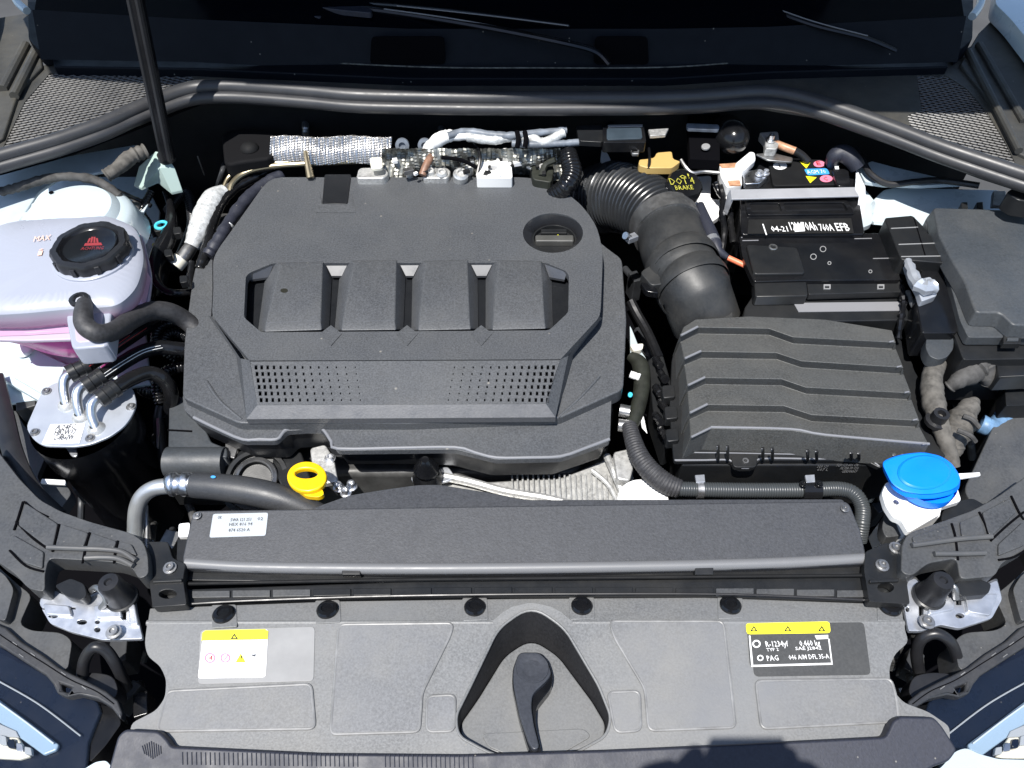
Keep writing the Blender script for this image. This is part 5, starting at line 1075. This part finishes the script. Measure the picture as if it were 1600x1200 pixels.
for i in range(26):
    x = random.uniform(612, 860); y = random.uniform(238, 274); c = P(x, y, .035); r_ = random.uniform(.002, .0055)
    bm = bmesh.new(); add_box(bm, c, r_*random.uniform(1.5, 4), r_*2, r_*1.5, random.uniform(0, 3)); finish('small_fitting', bm, random.choice(['cast', 'white', 'alu', 'gloss', 'steel', 'black']), tg, bevel=.0006)
for p, r_, m in (([(730, 214, .075), (770, 219, .075), (800, 214, .075), (830, 216, .075), (850, 222, .075), (880, 208, .08)], 7, 'foil'), ([(800, 224, .072), (840, 226, .072), (880, 224, .072), (910, 222, .072)], 5, 'bluegrey'), ([(700, 212, .08), (730, 206, .08), (770, 211, .08), (800, 212, .08), (850, 207, .08), (885, 204, .08)], 6, 'bluegrey')):
    M['bluegrey'] = M.get('bluegrey') or mat('blue_grey_sleeve', (.14,.16,.19), .5, mottle=.4, mscale=50)
    tag(tube('rear_sleeve', m, None, p, r_, 12, 8, jit=.1), {7: 'silver sleeved cable running along the bulkhead', 5: 'short blue grey cable below the silver sleeved cable', 6: 'long blue grey cable above the silver sleeved cable'}[r_], 'cable')
for x in (820, 808): tag(tube('cable_tie', 'deep', None, [(x, 206, .09), (x+2, 218, .085), (x, 230, .075)], 4, 8), 'black tie round the bulkhead cables, %s one' % ('right' if x == 820 else 'left'), 'cable tie')
for x in (629, 664): tag(lathe('bulkhead_plug', 'bluegrey', None, hit(x, 226, Y(.50)), [(.012, 0), (.012, .006), (.006, .007), (.005, .003), (0, .003)], axis=(0, -1, .3), n=24), 'grey round plug on the bulkhead %s' % ('right of the bright heat shield' if x < 640 else 'behind the white hose elbow'), 'plug')
cvh = tag(tube('breather_hose', 'gloss', None, [(886, 228, .055, 12), (890, 250, .05, 15), (894, 270, .04, 16), (885, 290, .03, 15), (868, 304, .01, 14), (850, 312, -.01, 12)], 15, 20, 8, rib=.07, ribp=.006), 'glossy black convoluted breather hose right of the engine cover rear corner', 'hose')
md = thing('sensor_module', 'dark blue-grey rectangular module on the bulkhead behind the bellows', 'module', P(975, 215, .06))
slab('module_body', 'gloss', md, ringR([(942, 196), (1006, 195), (1010, 222), (942, 222)], 3, 2), .085, .02, bevel=.002); M['modf'] = mat('module_face', (.035,.05,.065), .4, mottle=.2)
slab('module_face', 'modf', md, ringR([(948, 200), (1002, 199), (1004, 216), (948, 218)], 2, 1), .087, .003, bevel=.0008); slab('module_edge', 'barp', md, [(950, 195), (1004, 194), (1004, 197), (950, 198)], .0875, .002, bevel=.0004)
slab('mounting_ear', 'black', md, ringR([(900, 196), (942, 194), (942, 222), (905, 220)], 3, 2), .08, .01, bevel=.001); slab('plug_pins', 'cast', md, [(1013, 202), (1045, 200), (1040, 210), (1016, 212)], .082, .006, bevel=.001); slab('bracket_foot', 'steel', md, [(984, 228), (1000, 228), (998, 240), (988, 240)], .07, .006, holes=[rect(988, 231, 996, 236)])
bs = thing('brake_servo', 'shiny black brake servo dome behind the battery terminal', 'brake servo', P(1145, 215, .04))
c = hit(1145, 216, Y(.50)); r = MM(27, c); lathe('dome', 'gloss', bs, c, [(0, .03), (r*.4, .028), (r*.75, .018), (r*.95, .004), (r, -.01), (r, -.05), (0, -.05)], axis=(0, -1, .35), n=36)
slab('servo_plate', 'deep', bs, [(1075, 180), (1125, 178), (1125, 250), (1078, 248)], .06, .02); slab('plate_edge', 'bluegrey', bs, ringR([(1072, 192), (1124, 194), (1124, 203), (1074, 201)], 3, 2), .08, .006); slab('bright_stud', 'clear', bs, circ(1103, 228, 7, 4.5, 14), .068, .004, bevel=.001)
bf = thing('brake_fluid_reservoir', 'black brake fluid cap with yellow warning print under an amber sensor plug', 'reservoir', P(1070, 290, .0))
c = P(1068, 292, .035); r = MM(29, c)
lathe('reservoir_cap', 'gloss', bf, c, [(r*.9, -.03), (r, -.01), (r, .004), (r*.9, .010), (r*.6, .0115), (0, .012)], axis=(.15, -.2, 1), n=36, lobes=8, amp=.02)
M['dullyel'] = mat('faded_yellow_print', (.38,.36,.05), .5, mottle=.5, mscale=200)
plB = (Vector((.15, -.2, 1)).normalized(), Vector((.15, -.2, 1)).normalized().dot(c)+.0125)
for s, a, b, h in (('DOT 4', (1048, 289), (1086, 287), 9), ('BRAKE', (1056, 297), (1084, 296), 6), ('o!', (1062, 279), (1078, 279), 7)): text('lettering', s, 'dullyel', bf, a, b, plB, h, bold=.0)
slab('reservoir_body', 'olive', bf, ringR([(1030, 268), (1070, 262), (1090, 275), (1060, 282), (1035, 285)], 5, 2), .02, .03, bevel=.003)
as_ = thing('amber_sensor_plug', 'amber nylon connector lying behind the intake bellows', 'connector', P(1035, 255, .03))
slab('plug_body', 'amber', as_, ringR([(998, 249), (1010, 248), (1022, 246), (1026, 238), (1050, 236), (1052, 248), (1064, 252), (1050, 262), (1012, 262), (998, 258)], 2, 1), .048, .014, bevel=.002)
slab('plug_lug', 'amber', as_, ringR([(1028, 259), (1050, 259), (1048, 265), (1028, 264)], 2, 1), .044, .008, bevel=.001); tube('plug_wire', 'steel', as_, [(1064, 250, .045), (1072, 262, .04), (1082, 270, .035), (1100, 268, .035), (1124, 270, .035)], 3, 8)
tube('tie', 'gloss', as_, [(1014, 232, .055), (1015, 250, .052), (1013, 264, .045)], 2.5, 8)
simple('white_gearbox_plate', 'white', [(1086, 276), (1112, 274), (1110, 310), (1128, 312), (1136, 330), (1110, 348), (1092, 330), (1080, 312)], -.02, .01, 'white painted plate between brake fluid cap and battery', 'body panel', .002, 5)
simple('white_gearbox_plate', 'white', [(940, 232), (950, 240), (962, 268), (950, 272), (938, 250)], .0, .01, 'white bracket strip behind the intake bellows', 'bracket', .002, 3)
simple('white_gearbox_plate', 'white', [(966, 262), (980, 256), (983, 261), (970, 268)], .01, .01, 'tiny white tab above the intake bellows', 'tab', .001, 1)
mp = thing('vacuum_valve', 'slender black valve with salmon tip beside the intake duct', 'valve', P(1115, 360, -.03))
tube('valve_body', 'lip', mp, [(1094, 320, .012, 6), (1100, 340, .012, 9), (1110, 365, .01, 11), (1117, 382, .008, 11), (1122, 392, .006, 8), (1136, 402, .0, 5)], 9, 14); tube('salmon_tip', 'salmon', mp, [(1138, 403, .002), (1164, 415, .0)], 4.5, 12)
tube('valve_ring', 'zinc', mp, [(1112, 374, .009), (1115, 380, .009)], 12, 16); slab('valve_bracket', 'black', mp, ringR([(1076, 360), (1090, 354), (1096, 372), (1080, 376)], 3, 2), .006, .01)
for i, p in enumerate(([(1126, 290, .02), (1130, 310, .01), (1128, 335, .0), (1132, 360, -.01), (1128, 395, -.03)], [(1118, 285, .02), (1124, 300, .01), (1140, 320, .0), (1142, 350, -.01), (1146, 380, -.02)])): tag(tube('terminal_lead', 'gloss', None, p, 5, 8, jit=.15), 'twisted black lead hanging %s of the battery' % ('farther left' if i == 0 else 'just left'), 'cable')
# gap between engine cover and air box
gp = thing('coolant_fittings', 'small pipes, unions and a plug in the gap between engine cover and air filter box', 'fittings', P(995, 600, -.1))
tube('union', 'steel', gp, [(968, 641, -.05), (984, 644, -.05)], 10, 14); tube('union', 'steel', gp, [(966, 664, -.055), (986, 666, -.055)], 10, 14); tube('olive_pipe', 'olive', gp, [(985, 556, -.06, 8), (1000, 570, -.06, 13), (1003, 600, -.06, 13), (996, 640, -.06, 12), (985, 668, -.06, 11)], 12, 14)
tube('white_collar', 'white', gp, [(985, 585, -.05), (1000, 590, -.05)], 6, 12, jit=.1); slab('white_wedge', 'white', gp, [(999, 640), (1006, 650), (1012, 678), (1003, 668)], -.06, .003)
slab('blue_dot', 'cyan', gp, circ(985, 616, 4, 4, 10), -.045, .003); slab('cream_connector', 'cream', gp, ringR([(984, 538), (1006, 536), (1004, 546), (990, 548)], 2, 1), -.05, .01); slab('pale_sheet', 'paintdk', gp, [(984, 505), (990, 520), (1000, 545), (1010, 560), (985, 560)], -.12, .004)
for i in range(6): tube('fitting', 'gloss', gp, [(1024+i % 2*8, 560+i*22, -.06), (1032+i % 2*8, 572+i*22, -.05)], 6, 8, jit=.2)
tube('dark_pipe', 'gloss', gp, [(985, 470, -.05), (995, 490, -.06), (1012, 520, -.07), (1030, 560, -.08)], 8, 10)
# bulkhead insulation and studs
ip = thing('bulkhead_pad', 'dark grey moulded pad with round stud left of the heat shield', 'pad', P(385, 240, .0))
M['padp'] = mat('shaded_pad', (.005,.005,.006), .8, spec=.15); slab('pad', 'padp', ip, ringR([(345, 206), (372, 200), (430, 204), (426, 246), (380, 252), (350, 258)], 10, 3), .040, .03, bevel=.006); lathe('stud', 'matte', ip, P(390, 232, .041), [(.016, 0), (.015, .004), (.010, .009), (0, .011)], n=24)  # pad near black, its shade is put into the colour
simple('rear_right_wing', 'paint', [(1380, 296), (1398, 292), (1560, 296), (1580, 310), (1580, 345), (1440, 352), (1362, 345), (1356, 320)], -.0, .01, 'pale painted inner wing sheet behind the fuse box', 'body panel', .003, 5)
simple('rear_right_flange', 'paint', [(1340, 262), (1362, 252), (1400, 262), (1470, 278), (1520, 286), (1440, 290), (1380, 288), (1352, 284)], .03, .006, 'bright painted flange strip under the right part of the rubber seal', 'body panel', .001, 2)
simple('rear_right_bracket', 'steel', [(1552, 298), (1572, 298), (1572, 320), (1550, 320)], .03, .008, 'small grey metal clip behind the fuse box', 'clip', .001, 2)
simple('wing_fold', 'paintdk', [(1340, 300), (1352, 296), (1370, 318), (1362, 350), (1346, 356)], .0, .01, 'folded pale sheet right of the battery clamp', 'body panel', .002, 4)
simple('seal_end_cap', 'black', [(1572, 300), (1610, 276), (1640, 280), (1640, 320), (1590, 312)], .10, .03, 'black end cap at the right end of the rubber seal', 'cap')

cl2 = thing('left_side_hoses', 'black corrugated hoses and a dark strap crowding between filter canister and engine cover', 'hoses', P(255, 600, -.15))
for p, r_, m, rb in (([(300, 530, -.05), (276, 520, -.045), (262, 524, -.045), (256, 538, -.05), (268, 552, -.06), (300, 556, -.07)], 9, 'gloss', .16), ([(290, 572, -.07), (262, 580, -.07), (246, 600, -.08), (250, 630, -.1)], 10, 'gloss', .1),
                     ([(215, 600, -.09), (236, 612, -.09), (262, 606, -.09)], 12, 'gloss', .1), ([(252, 636, -.10), (248, 660, -.11), (252, 690, -.13), (256, 730, -.16)], 9, 'rubber', 0), ([(236, 300, .0), (222, 330, -.01), (232, 350, -.02), (228, 372, -.03)], 6, 'gloss', .1),
                     ([(196, 690, -.12), (206, 715, -.13), (216, 745, -.15)], 9, 'gloss', .2), ([(262, 330, -.04), (290, 300, -.04), (300, 350, -.06), (282, 400, -.06)], 8, 'rubber', .1)):
    tube('hose', m, cl2, p, r_, 12, 8, rib=rb, ribp=.005)
slab('strap_edge', 'steel', cl2, [(244, 635), (248, 632), (250, 668), (247, 700), (244, 698)], -.10, .004, bevel=.0008)
for x, y in ((286, 436), (276, 360), (262, 395), (246, 356)): slab('pipe_clip', 'black', cl2, ringR([(x-6, y-5), (x+6, y-6), (x+7, y+4), (x-5, y+6)], 2, 2), -.0, .012, bevel=.001)

# engine block and low parts seen dimly in the gaps
eb = thing('engine_block', 'dark engine block, brackets and pipes seen deep in the gaps round the engine cover', 'engine', P(640, 560, -.3))
M['dim'] = mat('grimy_grey_metal', (.07,.07,.07), .5, metal=.3, mottle=.5, mscale=30); M['dim2'] = mat('grimy_plastic', (.03,.032,.036), .4, mottle=.4, mscale=30)
slab('block', 'dim', eb, [(330, 330), (930, 330), (960, 640), (900, 740), (330, 740)], -.12, .16, bevel=.01)
random.seed(11)
zones = [(215, 255, 620, 860, -.2), (985, 1040, 430, 720, -.14), (1360, 1400, 740, 850, -.2), (95, 215, 760, 830, -.22), (240, 300, 300, 450, -.14), (1440, 1530, 560, 760, -.16), (215, 300, 790, 860, -.16), (340, 1000, 190, 205, .02), (520, 660, 740, 765, -.16), (15, 70, 600, 650, -.12), (180, 235, 1010, 1120, -.16), (1395, 1440, 1000, 1110, -.16), (300, 420, 215, 300, -.05), (560, 900, 760, 790, -.2)]
for (x0, x1, y0_, y1_, z) in zones:
    for k in range(5):
        x = random.uniform(x0, x1); y = random.uniform(y0_, y1_); zz = z+random.uniform(-.03, .02)
        m_ = random.choice(['dim', 'dim2', 'dim2', 'gloss', 'steel'])
        if random.random() < .55:
            dx, dy = random.uniform(-14, 14), random.uniform(10, 40)*random.choice((-1, 1))
            tube('low_pipe', m_, eb, [(x-dx, y-dy*.6, zz-.02), (x, y, zz), (x+dx*.4, y+dy*.4, zz), (x+dx, y+dy, zz-.03)], random.uniform(3.5, 8), 10, 6, rib=random.choice((0, 0, .14)), ribp=.006)
        else:
            bm = bmesh.new(); add_box(bm, P(x, y, zz), random.uniform(.012, .035), random.uniform(.012, .04), random.uniform(.02, .05), random.uniform(-.6, .6)); finish('low_bracket', bm, m_, eb, bevel=.0015)
# ================================================================== scuttle, seal, windscreen
st = thing('bonnet_seal', 'long black rubber seal curving across the back of the engine bay', 'rubber seal', P(800, 160, .08))
sp_ = [(-60, 262), (0, 243), (60, 226), (100, 214), (160, 193), (200, 175), (240, 158), (280, 143), (310, 136), (350, 134), (400, 136), (480, 142), (560, 149), (700, 152), (800, 153), (900, 153), (1020, 152), (1100, 149), (1180, 143), (1230, 147), (1280, 159), (1340, 179), (1400, 201), (1470, 228), (1540, 252), (1600, 272), (1680, 298)]
M['seal'] = mat('soft_rubber_seal', (.030,.031,.035), .43, mottle=.12, dust=.06)
tube('seal_bulb', 'seal', st, [(x, y+1, .132) for x, y in sp_], 11.5, 20, 6)
tube('seal_lip', 'seal', st, [(x, y+18, .120) for x, y in sp_], 9.5, 16, 6)
tube('seal_shadow_gap', 'deep', st, [(x, y+11, .1255) for x, y in sp_], 4, 8, 6)  # black tube drawing the shadow gap between bulb and lip
sc = thing('scuttle_panel', 'dusty black scuttle panel below the windscreen with mesh grilles at both ends', 'scuttle panel', P(800, 120, .1))
front = [(-60, 270), (0, 250), (100, 222), (200, 184), (280, 152), (320, 143), (400, 145), (560, 158), (800, 162), (1020, 161), (1180, 152), (1280, 168), (1400, 210), (1540, 262), (1660, 300)]
gl = [(78, 114), (298, 119), (312, 128), (282, 141), (240, 158), (200, 174), (100, 212), (30, 235), (4, 232), (38, 160)]
gr = [(1432, 118), (1480, 119), (1512, 140), (1542, 175), (1572, 225), (1590, 262), (1540, 250), (1470, 225), (1422, 200), (1418, 180), (1440, 172)]
slab('scuttle_top', 'cowl', sc, [(-80, 60), (60, 104), (80, 100), (640, 108), (1040, 108), (1480, 92), (1540, 60), (1680, 160)]+front[::-1], .128, .02, holes=[gl, gr], bevel=0)
slab('grille_well', 'deep', sc, [(-20, 104), (330, 112), (335, 152), (200, 205), (110, 240), (-20, 276)], .100, .004, bevel=0); slab('grille_well', 'deep', sc, [(1400, 105), (1540, 112), (1660, 320), (1540, 276), (1400, 230)], .100, .004, bevel=0)
def mesh(nm, poly, z):
    W = [P(x, y, z) for x, y in poly]; bm = bmesh.new(); xs = [v.x for v in W]; ys = [v.y for v in W]
    cx, cy = sum(xs)/len(xs), sum(ys)/len(ys)
    for ang, sp_d, m_, r_ in ((math.radians(24), .0078, 0, .0013), (math.radians(-24), .0078, 0, .0013)):
        d = Vector((math.cos(ang), math.sin(ang), 0)); n = Vector((-d.y, d.x, 0)); L_ = .6; k = int(.45/sp_d)
        for i in range(-k, k+1):
            o_ = Vector((cx, cy, z))+n*(i*sp_d); hits = []
            for a, b in zip(W, W[1:]+W[:1]):
                e = b-a; den = d.x*e.y-d.y*e.x
                if abs(den) < 1e-9: continue
                t = ((a.x-o_.x)*e.y-(a.y-o_.y)*e.x)/den; u = ((a.x-o_.x)*d.y-(a.y-o_.y)*d.x)/den
                if 0 <= u <= 1: hits.append(t)
            hits.sort()
            for t0, t1 in zip(hits[::2], hits[1::2]):
                if t1-t0 > .004: add_tube(bm, [o_+d*t0, o_+d*t1], [r_, r_], 4, False)
    return tag(finish(nm, bm, 'meshp', sc, smooth=False), kind='stuff')
M['meshp'] = mat('grille_plastic', (.03,.03,.03), .35, dust=.15, mottle=.3)
mesh('mesh_grille', gl, .126); mesh('mesh_grille', gr, .126)
M['scut'] = mat('blue_black_scuttle', (.003,.0042,.007), .5, grain=.2, speck=40, spec=.12)
slab('front_step', 'scut', sc, [(80, 84), (300, 88), (640, 105), (1040, 105), (1200, 95), (1480, 86), (1482, 104), (1200, 112), (1040, 122), (640, 122), (300, 107), (84, 104)], .142, .02, bevel=.003)
M['dustline'] = mat('dust_line', (.10,.10,.09), .7, mottle=.8, mscale=90)
tube('dusty_edge', 'dustline', sc, [(82, 83, .143), (300, 87, .143), (640, 104, .143), (840, 106, .143), (1040, 105, .143), (1200, 95, .143), (1480, 86, .143)], 1.1, 6, 8)
yb = P(800, 104, .142).y+.004
wall = [hit(x, y, Y(yb)) for x, y in ((60, 84), (300, 88), (640, 106), (1040, 106), (1200, 96), (1500, 88))]; wt = [hit(x, y, Y(yb+.03)) for x, y in ((50, 15), (300, 30), (640, 45), (1040, 45), (1200, 42), (1510, 25))]
bm = bmesh.new(); a = [bm.verts.new(v+Vector((0, 0, -.01))) for v in wall]; b = [bm.verts.new(v) for v in wt]
for i in range(5): bm.faces.new((a[i], a[i+1], b[i+1], b[i]))
finish('upstand', bm, 'scut', sc)
for x0, x1 in ((580, 694), (930, 1012)): slab('pocket', 'deep', sc, [p for p in ringR([(x0, 58), (x1, 58), (x1+2, 101), (x0-2, 101)], 7, 3)], (Vector((0, -1, 0)), -(yb+.002)), .004, bevel=.001)
# gutters at both ends
gu = thing('wing_gutter', 'dusty sloping gutter at the top left beside the scuttle', 'gutter', P(20, 150, .1), group='scuttle gutters')
slab('gutter_floor', 'cowl', gu, [(-80, 40), (42, 20), (60, 60), (66, 104), (30, 140), (5, 215), (-80, 260)], .134, .01, bevel=.003)
for i, (a_, b_) in enumerate((((40, 70), (4, 140)), ((56, 82), (22, 150)))): tube('gutter_rib', 'cowl', gu, [(*a_, .137), (*b_, .137)], 7, 10)
slab('pillar_post', 'scut', gu, ringR([(42, -20), (78, -20), (82, 74), (60, 78), (44, 60)], 4, 2), .16, .03, bevel=.003)
tube('white_strap', 'paint', gu, [(20, -12, .20), (28, 4, .195), (42, 17, .19)], 6, 10)
gu2 = thing('wing_gutter', 'dusty sloping gutter at the top right beside the scuttle', 'gutter', P(1570, 150, .1), group='scuttle gutters')
slab('gutter_floor', 'cowl', gu2, [(1680, 60), (1560, 20), (1530, 50), (1500, 100), (1540, 150), (1585, 235), (1680, 280)], .134, .01, bevel=.003)
for i, (a_, b_) in enumerate((((1530, 70), (1600, 190)), ((1512, 80), (1592, 236)))): tube('gutter_rib', 'cowl', gu2, [(*a_, .137), (*b_, .137)], 6, 10)
slab('pillar_post', 'scut', gu2, ringR([(1492, -20), (1522, -20), (1520, 60), (1500, 78), (1486, 60)], 4, 2), .16, .03, bevel=.003)
tube('white_strap', 'paint', gu2, [(1536, -12, .20), (1530, 10, .195), (1519, 26, .19)], 6, 10)
wg = thing('right_wing', 'pale painted wing edge in the top right corner', 'wing', P(1600, 20, .1)); slab('wing_edge', 'paint', wg, ringR([(1560, -30), (1680, -30), (1680, 140), (1620, 80), (1580, 30), (1555, 5)], 6, 3), .17, .03, bevel=.004)
wl = thing('left_wing', 'pale painted wing edge in the top left corner', 'wing', P(-10, 20, .1)); slab('wing_edge', 'paint', wl, ringR([(-90, -30), (-12, -30), (-20, 20), (-40, 80), (-90, 140)], 6, 3), .17, .03, bevel=.004)
ws = thing('windscreen', 'dark tinted windscreen in the shade of the bonnet', 'windscreen', (0, .75, .2))
bm = bmesh.new(); A_ = [v+Vector((0, .001, -.006)) for v in wt]; B_ = [v+Vector((-v.x*.12, .62, .46)) for v in A_]
sheet(bm, A_, B_, Vector((0, -.55, .8)), -.004); finish('glass_pane', bm, 'glass', ws)
wp = thing('left_wiper', 'black wiper arm lying diagonally across the foot of the windscreen', 'wiper')
wp.name = 'wiper_arm'; wp.location = P(700, 40, .2)
tube('arm', 'gloss', wp, [(340, -20, .20), (440, 3, .205), (560, 12, .21), (640, 22, .205), (760, 42, .20), (880, 66, .19), (930, 80, .175), (952, 100, .16)], 7, 8, 8, flat=.6); tube('bright_edge', 'barp', wp, [(600, 14, .213), (700, 28, .208), (800, 46, .2), (890, 65, .192)], 1.0, 6); tube('blade', 'gloss', wp, [(560, 4, .215), (700, 16, .215), (890, 40, .21)], 3, 8); tube('bright_edge', 'barp', wp, [(620, 9, .218), (760, 24, .216), (888, 40, .214)], .9, 6)
slab('arm_head', 'lip', wp, ringR([(470, -4), (530, 2), (582, 14), (580, 20), (520, 14), (468, 6)], 3, 2), .214, .01, bevel=.002)
slab('arm_head', 'lip', wp, ringR([(400, -4), (430, 6), (505, 22), (500, 27), (430, 14), (396, 4)], 3, 2), .205, .01, bevel=.002)
wp2 = thing('wiper_arm', 'second wiper arm slanting down at the right foot of the windscreen', 'wiper', P(1280, 40, .2))
tube('arm', 'gloss', wp2, [(1140, -14, .205), (1190, 8, .205), (1270, 38, .20), (1350, 58, .19), (1400, 78, .175)], 6, 8, 8, flat=.6); tube('bright_edge', 'barp', wp2, [(1182, 2, .211), (1270, 33, .206), (1356, 56, .195)], .9, 6)

# ================================================================== the photographer, standing in front of the car, casts the rounded shade on the lip
ph = thing('person', 'person in dark jacket standing at the bumper and holding up a phone', 'person', (.03, -1.05, -.85))
M['cloth'] = mat('dark_cloth', (.03,.035,.05), .8); M['skin'] = mat('skin', (.5,.3,.2), .5); M['hair'] = mat('dark_hair', (.02,.015,.01), .6)
def limb(name, m, pts, n=14):
    s = spline([tuple(p) for p in pts], 6); bm = bmesh.new(); add_tube(bm, [Vector(p[:3])+Vector((.03, 0, 0)) for p in s], [p[3] for p in s], n); return finish(name, bm, m, ph)
body = limb('body', 'cloth', [(0, -1.12, -.02, .14), (0, -1.12, .10, .15), (0, -1.10, .26, .16), (0, -1.05, .44, .18), (0, -1.00, .56, .17), (0, -.95, .65, .09), (0, -.91, .71, .055), (0, -.88, .77, .055)], 20)
for s in (-1, 1):
    limb('trouser_leg', 'cloth', [(s*.08, -1.12, .05, .09), (s*.10, -1.08, -.38, .065), (s*.11, -1.10, -.78, .05)]); limb('shoe', 'rubber', [(s*.11, -1.14, -.80, .035), (s*.12, -1.0, -.80, .035), (s*.12, -.93, -.81, .022)])
    limb('sleeve', 'cloth', [(s*.16, -.99, .57, .06), (s*.24, -.95, .42, .05), (s*.25, -.90, .42, .045), (s*.17, -.80, .56, .035), (s*.10, -.73, .69, .028)])
    limb('hand', 'skin', [(s*.10, -.73, .69, .024), (s*.075, -.715, .73, .034), (s*.065, -.71, .77, .022)], 12)
    for k in range(4): limb('finger', 'skin', [(s*(.067-.004*k), -.71, .745+.016*k, .008), (s*.05, -.692-.002*k, .76+.016*k, .008), (s*.042, -.70, .765+.016*k, .007)], 8)
    limb('thumb', 'skin', [(s*.08, -.735, .72, .010), (s*.055, -.74, .75, .009), (s*.035, -.73, .765, .008)], 8)
cth = Vector((.04, -.862, .87)); bm = bmesh.new(); bmesh.ops.create_uvsphere(bm, u_segments=24, v_segments=16, radius=.1)
for v in bm.verts: v.co = Vector((v.co.x*.76, v.co.y*.95, v.co.z*1.18))+cth
finish('head', bm, 'skin', ph)
bm = bmesh.new(); bmesh.ops.create_uvsphere(bm, u_segments=24, v_segments=16, radius=.108)
for v in bm.verts: v.co = Vector((v.co.x*.8, v.co.y*.95-.014, v.co.z*1.14+.016))+cth
bmesh.ops.delete(bm, geom=[v for v in bm.verts if v.co.z < cth.z-.02 and v.co.y > cth.y-.02], context='VERTS'); finish('hair', bm, 'hair', ph)
limb('nose', 'skin', [(.01, -.772, .885, .008), (.01, -.758, .862, .013), (.01, -.768, .85, .010)], 10)
for s in (-1, 1): limb('ear', 'skin', [(s*.076+.01, -.865, .895, .008), (s*.082+.01, -.868, .872, .014), (s*.076+.01, -.865, .845, .008)], 8); limb('eye', 'hair', [(s*.028+.01, -.775, .884, .007), (s*.032+.01, -.776, .884, .007)], 8)
limb('mouth', 'red', [(-.012, -.772, .825, .004), (.01, -.768, .824, .005), (.032, -.772, .825, .004)], 8)
phn = thing('phone', 'black phone held up in both hands above the bumper', 'phone', (.03, -.70, .72)); bm = bmesh.new(); add_box(bm, Vector((.03, -.702, .785)), .078, .009, .15); finish('phone_body', bm, 'gloss', phn, bevel=.002)

for o in (ph, phn): o.location += Vector((.035, -.044, 0))
